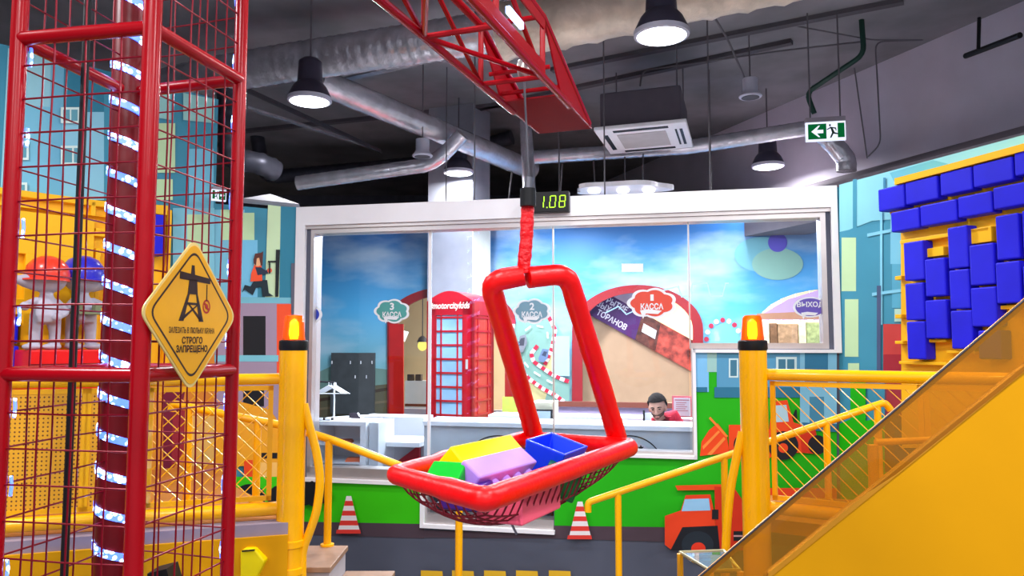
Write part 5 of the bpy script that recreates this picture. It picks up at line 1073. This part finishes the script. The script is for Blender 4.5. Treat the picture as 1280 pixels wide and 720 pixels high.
a0 = W.hit(390, 531, .9); MB().prism([W.pt(W.hit(390, 530, .85)[0], 0, .85), W.pt(W.hit(452, 521, 1.3)[0], 0, 1.3), W.pt(W.hit(452, 521, 1.3)[0], 0, 1.6), W.pt(W.hit(390, 530, .85)[0], 0, 1.2)], V((0, 0, lob(452, 521, 1.3).z))).obj('curved_end', m_cw, bc, smooth=0)
# shelf unit left
su = thing('shelf_unit', 'white open shelf unit at the left behind the glass', 'shelf unit', lob(427, 600, .4)); d0, d1 = .25, .65; X = lambda px: W.hit(px, 560, d0)[0]; Z = lambda y: W.hit(427, y, d0)[1]
mb = MB(); pan = lambda m_, x0, x1, z0_, z1_, a=d0, b_=d1: m_.par(W.pt(x0, z0_, a), W.u*(x1-x0), W.n*(b_-a), V((0, 0, z1_-z0_)))
pan(mb, X(392), X(457), Z(532), Z(527)); pan(mb, X(450), X(457), .1, Z(532)); pan(mb, X(392), X(395), .1, Z(532)); pan(mb, X(392), X(457), .1, Z(530), d1-.02, d1); mb.obj('carcass', m_cw, su, smooth=0)
for y in (555, 578, 599): mb = MB(); pan(mb, X(395), X(450), Z(y+2), Z(y)); mb.obj('shelf', m_cw, su, smooth=0)
mb = MB(); pan(mb, X(458), X(470), 0, Z(528), .3, .7); tag(mb.obj('divider_panel', m_cg, smooth=0, bevel=.004), 'narrow pale grey divider right of the white shelf unit', 'panel')
dk = thing('desk', 'low white desk between the divider and the reception counter', 'desk', lob(498, 560, .8)); mb = MB(); x0, x1 = W.hit(471, 552, .5)[0], W.hit(524, 552, .5)[0]; zd = W.hit(498, 553, .5)[1]
pan(mb, x0, x1, zd-.04, zd, .5, 1.0); mb.obj('desk_top', m_cw, dk, smooth=0); mb = MB(); pan(mb, x0, x1, .1, zd-.04, .85, .9); mb.obj('modesty_panel', mat('desk_panel_grey', (160, 160, 168), .5), dk, smooth=0)
tag(MB().prism([lob(x, y, .8) for x, y in ((492, 580), (524, 556), (524, 574), (508, 586))], W.n*.05).obj('red_board', mat('deep_red_board', (160, 24, 40), .4), smooth=0), 'slanting dark red board leaning under the low white desk', 'board')
pr_ = thing('card_terminal', 'small dark terminal on the low desk beside the divider', 'card terminal', lob(476, 553, .7)); q = lob(476, 545, .7)
MB().box(q, (.07, .06, .12)).obj('body', M['darkgrey'], pr_, smooth=0, bevel=.01); MB().box(q+V((0.08, -.0, .02)), (.09, .05, .03)).obj('paper_roll', m_cw, pr_, smooth=0, bevel=.008)
mon = thing('tilted_monitor', 'dark tilted screen on the white counter under the coat rack', 'monitor', lob(444, 528, .6)); mq = [lob(435, 528, .6), lob(436, 517, .72), lob(446, 516, .72), lob(455, 527, .6)]
MB().prism([lob(436, 518, .6), lob(447, 517, .6), lob(455, 529, .5), lob(443, 530, .5)], V((0, .03, .01))).obj('screen', mat('dark_screen', (60, 54, 62), .25), mon, smooth=0); MB().prism([lob(434, 530, .6), lob(437, 518, .62), lob(441, 530, .6)], W.n*.05).obj('stand', M['black'], mon, smooth=0)
for i, x in enumerate((398, 408)):
    pass
sh_ = thing('sunglasses_case', 'black case with two white pads on top of the shelf unit', 'case', lob(405, 526, .35)); MB().box(lob(405, 524.5, .35), (.17, .06, .035)).obj('case_shell', M['black'], sh_, smooth=0, bevel=.008)
for x in (400, 410): MB().box(lob(x, 523.5, .31), (.05, .02, .018)).obj('white_pad', m_cw, sh_, smooth=0, bevel=.003)
for i, (x, y, c_, l) in enumerate(((430, 552, (150, 70, 50), 'thin brown leaflets on the upper shelf of the white unit'), (444, 575, (220, 110, 70), 'orange leaflets on the lower shelf of the white unit'))):
    tag(MB().box(lob(x, y, .35), (.16, .1, .02)).box(lob(x, y-2, .35), (.14, .09, .015)).obj('leaflets', mat('leaflet_%d' % i, c_, .6), smooth=0), l, 'leaflets')
# coat rack with hangers
rk = thing('coat_rack', 'slim white coat stand behind the shelf unit at the left', 'coat stand', lob(417, 530, 1.9)); rt_ = lob(416, 478, 1.9); g_ = V((lob(417, 530, 1.9).x, rt_.y, 0))
MB().tube([g_, V((g_.x, rt_.y, rt_.z))], .012, 10).lathe([(.16, 0), (.16, .02), (.02, .03), (0, .03)], g_, 20).obj('pole', m_cw, rk); MB().tube([lob(389, 478, 1.9), lob(400, 477, 1.9), lob(418, 478, 1.9)], .01, 8).obj('arm', M['darkgrey'], rk)
for i, (dx, dd_) in enumerate(((-6, 0), (-3, .05), (0, .1), (3, .15))):
    q = lambda x, y: lob(x+dx, y, 1.85+dd_)
    o = MB().tube([q(413+4, 478), q(417, 482)], .005, 6).tube([q(399, 492), q(417, 482), q(434, 492), q(399, 492)], .009, 8).obj('clothes_hanger', m_cw); tag(o, ('frontmost', 'second', 'third', 'rearmost')[i]+' white clothes hanger on the coat stand', 'clothes hanger', 'white hangers on the coat stand')
# monitor by counter middle
m2 = thing('desktop_monitor', 'desktop monitor with pale blue screen behind the basket handle', 'monitor', lob(680, 531, .9)); mb = MB(); a = W.hit(665, 531, .9)
cbox(MB(), 664, 512, 692, .9, .94, y1=535).obj('screen_shell', M['black'], m2, smooth=0); cbox(MB(), 666, 514, 688, .892, .9, y1=533).obj('screen', mat('pale_screen', (190, 210, 228), .3), m2, smooth=0)
cbox(MB(), 664, 503, 692, 1.0, 1.3, y1=521).obj('cream_box', mat('cream_box', (244, 236, 206), .5), smooth=0); tag(bpy.data.objects['cream_box'], 'cream box standing behind the desktop monitor', 'box')
# notice in a frame
nf = thing('framed_notice', 'white notice with red border standing right of the seated man', 'notice', lob(852, 522, 1.58)); cbox(MB(), 840, 495, 865, 1.56, 1.58, y1=521.5).obj('red_border', mat('notice_red', (226, 120, 130), .4), nf, smooth=0); cbox(MB(), 842, 497.5, 863, 1.552, 1.56, y1=520).obj('sheet', m_cw, nf, smooth=0)
mb = MB()
for k, y in enumerate((499.5, 503, 505.5, 508, 510.5, 513)): cbox(mb, 845 if k else 843.5, y, 860-(k*7 % 5) if k else 861.5, 1.550, 1.552, y1=y+(.8 if k else 1.2))
mb.obj('print_lines', mat('notice_grey_print', (186, 120, 130), .5), nf, smooth=0)
# clutter under the low glass
hall_box('dark_recess_sheet', 'dark sheet standing for the shaded under-counter recess behind the low glass', 'board', 528, 606, 700, 700, .24, .03, mat('recess_shade_paint', (30, 28, 34), .7, var=.4, scale=9))  # added dark sheet gives the shade of the under-counter recess
for i, (x0, x1, y0, c_, l) in enumerate(((534, 556, 612, (60, 62, 70), 'dark grey case under the counter at the left of the low glass'), (560, 600, 622, (30, 30, 36), 'black bag under the counter behind the low glass'), (668, 676, 606, (190, 210, 60), 'lime upright tube behind the low glass'), (680, 690, 612, (40, 40, 50), 'black upright box behind the low glass'))):
    hall_box('stored_case', l, 'case', x0, y0, x1, 700, .16, .07, mat('stored_%d' % i, c_, .5, var=.4, scale=20))
tag(MB().tube([lob(536, 636, .14), lob(548, 628, .14), lob(556, 632, .14)], .008, 8).obj('pale_cable', m_cw), 'pale cable loop in front of the dark grey case', 'cable')

# ------------------------------------------------------------------ people
def skin(name, verts, edges, radii, m, parent, extra=None, sub=1, voxel=None):
    off = ploc(parent); me = bpy.data.meshes.new(name); me.from_pydata([tuple(V(v)-off) for v in verts], edges, []); o = bpy.data.objects.new(name, me); C.objects.link(o)
    sk = o.modifiers.new('skin', 'SKIN'); sk.use_smooth_shade = True
    for i, r in enumerate(radii): me.skin_vertices[0].data[i].radius = (r, r)
    me.skin_vertices[0].data[0].use_root = True
    sb_ = o.modifiers.new('sub', 'SUBSURF'); sb_.levels = sub; sb_.render_levels = sub
    dg = bpy.context.evaluated_depsgraph_get(); dg.update(); ev = bpy.data.meshes.new_from_object(o.evaluated_get(dg)); bpy.data.objects.remove(o)
    mb = MB(); mb.add([v.co+off for v in ev.vertices], [tuple(p.vertices) for p in ev.polygons])
    if extra: extra(mb)
    ob = mb.obj(name, m, parent, smooth=180)
    if voxel:
        rm = ob.modifiers.new('merge', 'REMESH'); rm.mode = 'VOXEL'; rm.voxel_size = voxel; rm.use_smooth_shade = True
        sm = ob.modifiers.new('soften', 'SMOOTH'); sm.factor = .5; sm.iterations = 2
    return ob
m_skin = mat('face_skin', (214, 160, 138), .55, var=.04); m_hair = mat('dark_brown_hair', (30, 19, 16), .8, var=.3, scale=60, bump=.6, bscale=150)
hc = lob(822, 511, 1.0); face = (V((-.34, -1, -.24))).normalized(); 
pm = thing('person', 'bearded man in a red shirt seated behind the counter, head leaning down to the left', 'person', V((hc.x+.05, hc.y+.1, 0)))
up = (V((-.12, -.05, 1))-face*V((-.12, -.05, 1)).dot(face)).normalized(); rgt = face.cross(up)*-1
if rgt.dot(V((1, 0, 0))) < 0: pass
RH = Matrix((rgt, face, up)).transposed()      # columns: x right, y face, z up
hp_ = lambda x, y, z: hc+RH @ V((x, y, z))
neck = hc+V((.04, .04, -.115)); ch_ = V((hc.x+.09, hc.y+.10, hc.z-.21)); sl, sr = V((hc.x-.07, hc.y+.06, hc.z-.17)), V((hc.x+.17, hc.y+.06, hc.z-.075)); hip = V((hc.x+.07, hc.y+.2, .58))
el, er = V((hc.x-.16, hc.y-.06, hc.z-.5)), V((hc.x+.33, hc.y-.02, hc.z-.47)); wl_, wr_ = V((hc.x-.10, hc.y-.22, hc.z-.46)), V((hc.x+.18, hc.y-.2, hc.z-.44))
kl, kr = hip+V((-.12, -.40, .0)), hip+V((.14, -.40, .0)); fl_, fr_ = V((kl.x, kl.y+.05, .09)), V((kr.x, kr.y+.05, .09)); tl2, tr2 = fl_+V((0, -.15, -.03)), fr_+V((0, -.15, -.03))
vs = [hip, (hip+ch_)/2, ch_, neck, hp_(0, -.01, -.05), sl, el, wl_, sr, er, wr_, hip+V((-.1, 0, 0)), kl, fl_, tl2, hip+V((.1, 0, 0)), kr, fr_, tr2]
es_ = [(0, 1), (1, 2), (2, 3), (3, 4), (2, 5), (5, 6), (6, 7), (2, 8), (8, 9), (9, 10), (0, 11), (11, 12), (12, 13), (13, 14), (0, 15), (15, 16), (16, 17), (17, 18)]
rad = [.14, .14, .14, .055, .06, .055, .042, .027, .055, .042, .027, .09, .06, .04, .035, .09, .06, .04, .035]
def head_extra(mb):
    mb.ball(hp_(0, -.012, .03), (.074, .092, .095), 28, 20, RH); mb.ball(hp_(0, .012, -.045), (.056, .066, .062), 24, 16, RH); mb.ball(hp_(0, .045, -.082), (.026, .026, .022), 14, 10, RH)
    mb.tube([hp_(0, .078, .03), hp_(0, .096, .0), hp_(0, .104, -.018)], [.008, .011, .014], 10); mb.ball(hp_(0, .1, -.02), (.017, .012, .01), 12, 8, RH)
    for s in (-1, 1):
        mb.ball(hp_(.074*s, -.012, .0), (.012, .022, .034), 12, 8, RH); mb.ball(hp_(.03*s, .074, .03), (.02, .012, .008), 12, 8, RH)
    mb.ball(hp_(0, .082, -.05), (.022, .01, .006), 12, 8, RH); mb.ball(hp_(0, .08, -.06), (.02, .01, .006), 12, 8, RH)
    for w_, e_p in ((wl_, el), (wr_, er)):
        d = (w_-e_p).normalized(); s = d.cross(V((0, 0, 1))).normalized(); q = w_+d*.05
        mb.ball(q, (.04, .045, .018), 14, 10)
        for k, ln_ in enumerate((.062, .072, .068, .052)):
            b0 = q+s*(.028-.018*k)+d*.03; mb.tube([b0, b0+d*ln_*.5+V((0, 0, .006)), b0+d*ln_*.95+V((0, 0, -.012))], [.0095, .009, .0075], 8)
        b0 = q+s*.03-d*.01; mb.tube([b0, b0+s*.025+d*.02, b0+s*.03+d*.05], [.011, .010, .008], 8)
skin('body', vs, es_, rad, m_skin, pm, head_extra, 1, .006)
sv = [hip+V((0, 0, .02)), (hip+ch_)/2, ch_+V((0, 0, .02)), neck+V((0, 0, -.045)), sl, sl.lerp(el, .6), sr, sr.lerp(er, .6)]
skin('red_shirt', sv, [(0, 1), (1, 2), (2, 3), (2, 4), (4, 5), (2, 6), (6, 7)], [.16, .16, .155, .068, .078, .062, .078, .062], mat('crimson_shirt', (214, 20, 56), .7, var=.06, bump=.2), pm, None, 2)
skin('trousers', [hip, hip+V((-.1, 0, -.0)), kl, fl_+V((0, 0, .02)), hip+V((.1, 0, 0)), kr, fr_+V((0, 0, .02))], [(0, 1), (1, 2), (2, 3), (0, 4), (4, 5), (5, 6)], [.155, .11, .075, .055, .11, .075, .055], M['darkgrey'], pm, None, 2)
# collar, hair, beard, eyes and brows
MB().tube([neck+V((.01, .055, -.01)), neck+V((-.055, .0, -.03)), neck+V((-.03, -.065, -.07)), neck+V((-.03, -.09, -.14))], [.014, .016, .018, .012], 10).obj('dark_collar', mat('dark_collar_cloth', (40, 30, 48), .7), pm)
def shell(c, rr_, zmin_f, grow):
    mb = MB().ball(c, rr_, 32, 22, RH); return mb
hb = MB()
n_ = 0
for i in range(23):
    th_ = math.pi*i/22
    for k in range(32):
        an = 2*math.pi*k/32
        hb.v.append(V((0, 0, 0)))
hb.v = []
def cap_mesh():
    mb = MB(); rows_ = 14; seg = 32; vs = []; fs = []
    for i in range(rows_+1):
        for k in range(seg):
            an = 2*math.pi*k/seg; fr = math.sin(an)      # +1 = face side
            lim = 1.12 if fr > .35 else (1.75 if fr > -.2 else 2.15); lim = 1.12+(2.1-1.12)*(1-1/(1+math.exp(-(-fr+.12)*9)) if False else 1/(1+math.exp((fr+.12)*9)))
            t_ = lim*i/rows_; w = .006*math.sin(an*9+i*1.3)
            vs.append(hp_((.081+w)*math.sin(t_)*math.cos(an), -.014+(.099+w)*math.sin(t_)*math.sin(an), .034+(.104+w*.5)*math.cos(t_)))
    for i in range(rows_):
        for k in range(seg): fs.append((i*seg+k, (i+1)*seg+k, (i+1)*seg+(k+1) % seg, i*seg+(k+1) % seg))
    return mb.add(vs, fs)
o = cap_mesh().obj('hair', m_hair, pm, smooth=180); so = o.modifiers.new('thickness', 'SOLIDIFY'); so.thickness = .008; so.offset = -1
m_beard = mat('short_dark_beard', (104, 72, 62), .8, var=.2, scale=80)
mb = MB(); seg = 24; vs = []; fs = []
for i in range(7):
    for k in range(seg+1):
        an = math.radians(5+170*k/seg); z = -.036-.056*i/6; sc2 = 1-.35*(i/6)**2
        vs.append(hp_(.0605*sc2*math.cos(an), .010+.0735*sc2*math.sin(an), z+.02*abs(math.cos(an))))
for i in range(6):
    for k in range(seg): fs.append((i*(seg+1)+k, (i+1)*(seg+1)+k, (i+1)*(seg+1)+k+1, i*(seg+1)+k+1))
o = mb.add(vs, fs).obj('beard', m_beard, pm, smooth=180); so = o.modifiers.new('thickness', 'SOLIDIFY'); so.thickness = .004; so.offset = 0
MB().ball(hp_(0, .0895, -.053), (.02, .006, .004), 12, 8, RH).obj('lips', mat('lips', (176, 96, 92), .5), pm)
for s in (-1, 1):
    MB().ball(hp_(.03*s, .078, .018), (.012, .008, .006), 12, 8, RH).obj('eye', mat('dark_eye', (44, 30, 30), .2), pm)
    MB().tube([hp_(.014*s, .087, .034), hp_(.032*s, .084, .038), hp_(.05*s, .07, .032)], [.004, .005, .003], 8).obj('eyebrow', m_hair, pm)
st_ = thing('stool', 'dark stool under the seated man', 'stool', V((hip.x, hip.y, 0))); zs_ = hip.z-.17
MB().lathe([(.18, 0), (.19, .02), (.18, .05), (0, .055)], V((hip.x, hip.y, zs_)), 24).obj('seat', M['black'], st_); MB().tube([V((hip.x, hip.y, .03)), V((hip.x, hip.y, zs_))], .03, 12).lathe([(.22, 0), (.22, .02), (.03, .05), (0, .05)], V((hip.x, hip.y, 0)), 24).obj('pedestal', M['silver'], st_)
# laptop-like screen beside the man
ls = thing('counter_screen', 'black edged screen with white sheet just left of the seated man', 'monitor', lob(810, 531, .8)); cbox(MB(), 803.5, 513, 806, .85, .89, y1=533).obj('edge', M['black'], ls, smooth=0); cbox(MB(), 806, 516, 814, .86, .87, y1=533).obj('white_sheet', m_cw, ls, smooth=0)
# distant visitor
vp = lob(717, 500, 7.6); pd = thing('person', 'distant visitor in a white top and dark trousers beyond the race track mural', 'person', V((vp.x, vp.y, 0)))
zt_ = lob(717, 458, 7.6).z; zb_ = lob(717, 506, 7.6).z; Hh = zt_-zb_; Hh = 1.68; zb_ = zt_-Hh
g = lambda x, y, z: V((vp.x+x, vp.y+y, zb_+z))
vsd = [g(0, 0, .88), g(0, 0, 1.15), g(0, 0, 1.36), g(0, 0, 1.47), g(0, -.01, 1.58), g(-.18, 0, 1.36), g(-.24, -.02, 1.1), g(-.2, -.14, .92), g(.18, 0, 1.36), g(.24, -.02, 1.1), g(.2, -.14, .92), g(-.09, 0, .84), g(-.1, -.02, .46), g(-.1, .02, .08), g(-.1, -.12, .04), g(.09, 0, .84), g(.11, -.02, .46), g(.12, .02, .08), g(.12, -.12, .04)]
skin('body', vsd, es_, [.12, .11, .12, .05, .085, .05, .04, .03, .05, .04, .03, .09, .06, .045, .04, .09, .06, .045, .04], m_skin, pd, lambda mb: mb.ball(g(0, -.01, 1.58), (.075, .09, .11)), 1, .012)
skin('white_top', [g(0, 0, .92), g(0, 0, 1.15), g(0, 0, 1.36), g(-.18, 0, 1.36), g(-.23, -.02, 1.16), g(.18, 0, 1.36), g(.23, -.02, 1.16)], [(0, 1), (1, 2), (2, 3), (3, 4), (2, 5), (5, 6)], [.14, .13, .14, .07, .055, .07, .055], m_cw, pd, None, 2)
skin('dark_trousers', [g(0, 0, .88), g(-.09, 0, .82), g(-.1, -.02, .46), g(-.1, .02, .12), g(.09, 0, .82), g(.11, -.02, .46), g(.12, .02, .12)], [(0, 1), (1, 2), (2, 3), (0, 4), (4, 5), (5, 6)], [.135, .105, .075, .06, .105, .075, .06], M['darkgrey'], pd, None, 2)
MB().ball(g(0, .012, 1.61), (.088, .1, .1)).obj('dark_hair', m_hair, pd)
struct(MB().par(W.pt(-3.2, 0, 7.3), W.u*6.5, W.n*2.1, V((0, 0, max(.02, zb_)))).obj('floor_hall', mat('hall_floor_tile', (170, 150, 136), .3), smooth=0))
# round lights added behind the beam to brighten the lobby
for u, d in ((-.7, 1.4), (-1.5, 3.0), (.6, 2.0), (1.7, 1.8), (-.2, 4.0), (1.8, 3.8)):
    p = W.pt(u, HC+.172*(6.4+d-.214*u), d); t = thing('added_lobby_light', 'added round fill light hidden behind the white beam', 'ceiling light', p, 'added lobby fill lights')
    MB().lathe([(.17, -.01), (.2, 0), (.2, .05), (.0, .06)], p, 24).obj('housing', m_rim, t); MB().lathe([(0, -.015), (.165, -.014), (.165, -.006), (0, -.006)], p, 24).obj('lens', m_lens, t)
    MB().tube([p+V((0, 0, .05)), V((p.x, p.y, CEIL))], .008, 6).obj('cord', m_wire, t)
    ld = bpy.data.lights.new('lobby_fill', 'AREA'); ld.shape = 'DISK'; ld.size = .3; ld.energy = LOB_W*(1.5 if u < -.5 else 1); lo = bpy.data.objects.new('lobby_fill', ld); C.objects.link(lo); lo.location = p+V((0, 0, -.03))

# ------------------------------------------------------------------ world, camera, view
w = bpy.data.worlds.new('World'); bpy.context.scene.world = w; w.use_nodes = True; bg = w.node_tree.nodes['Background']; bg.inputs[0].default_value = (.85, .88, 1, 1); bg.inputs[1].default_value = WORLD
cd = bpy.data.cameras.new('Camera'); cd.sensor_width = 36; cd.lens = 36*F/1280; cd.clip_start = .05; cd.clip_end = 100
co = bpy.data.objects.new('Camera', cd); C.objects.link(co); co.location = CAM; co.rotation_euler = (math.pi/2+PITCH, 0, 0)
sc = bpy.context.scene; sc.camera = co; sc.view_settings.view_transform = 'Standard'; sc.view_settings.look = 'None'; sc.view_settings.gamma = 1; sc.view_settings.use_curve_mapping = False; sc.view_settings.exposure = EXPO
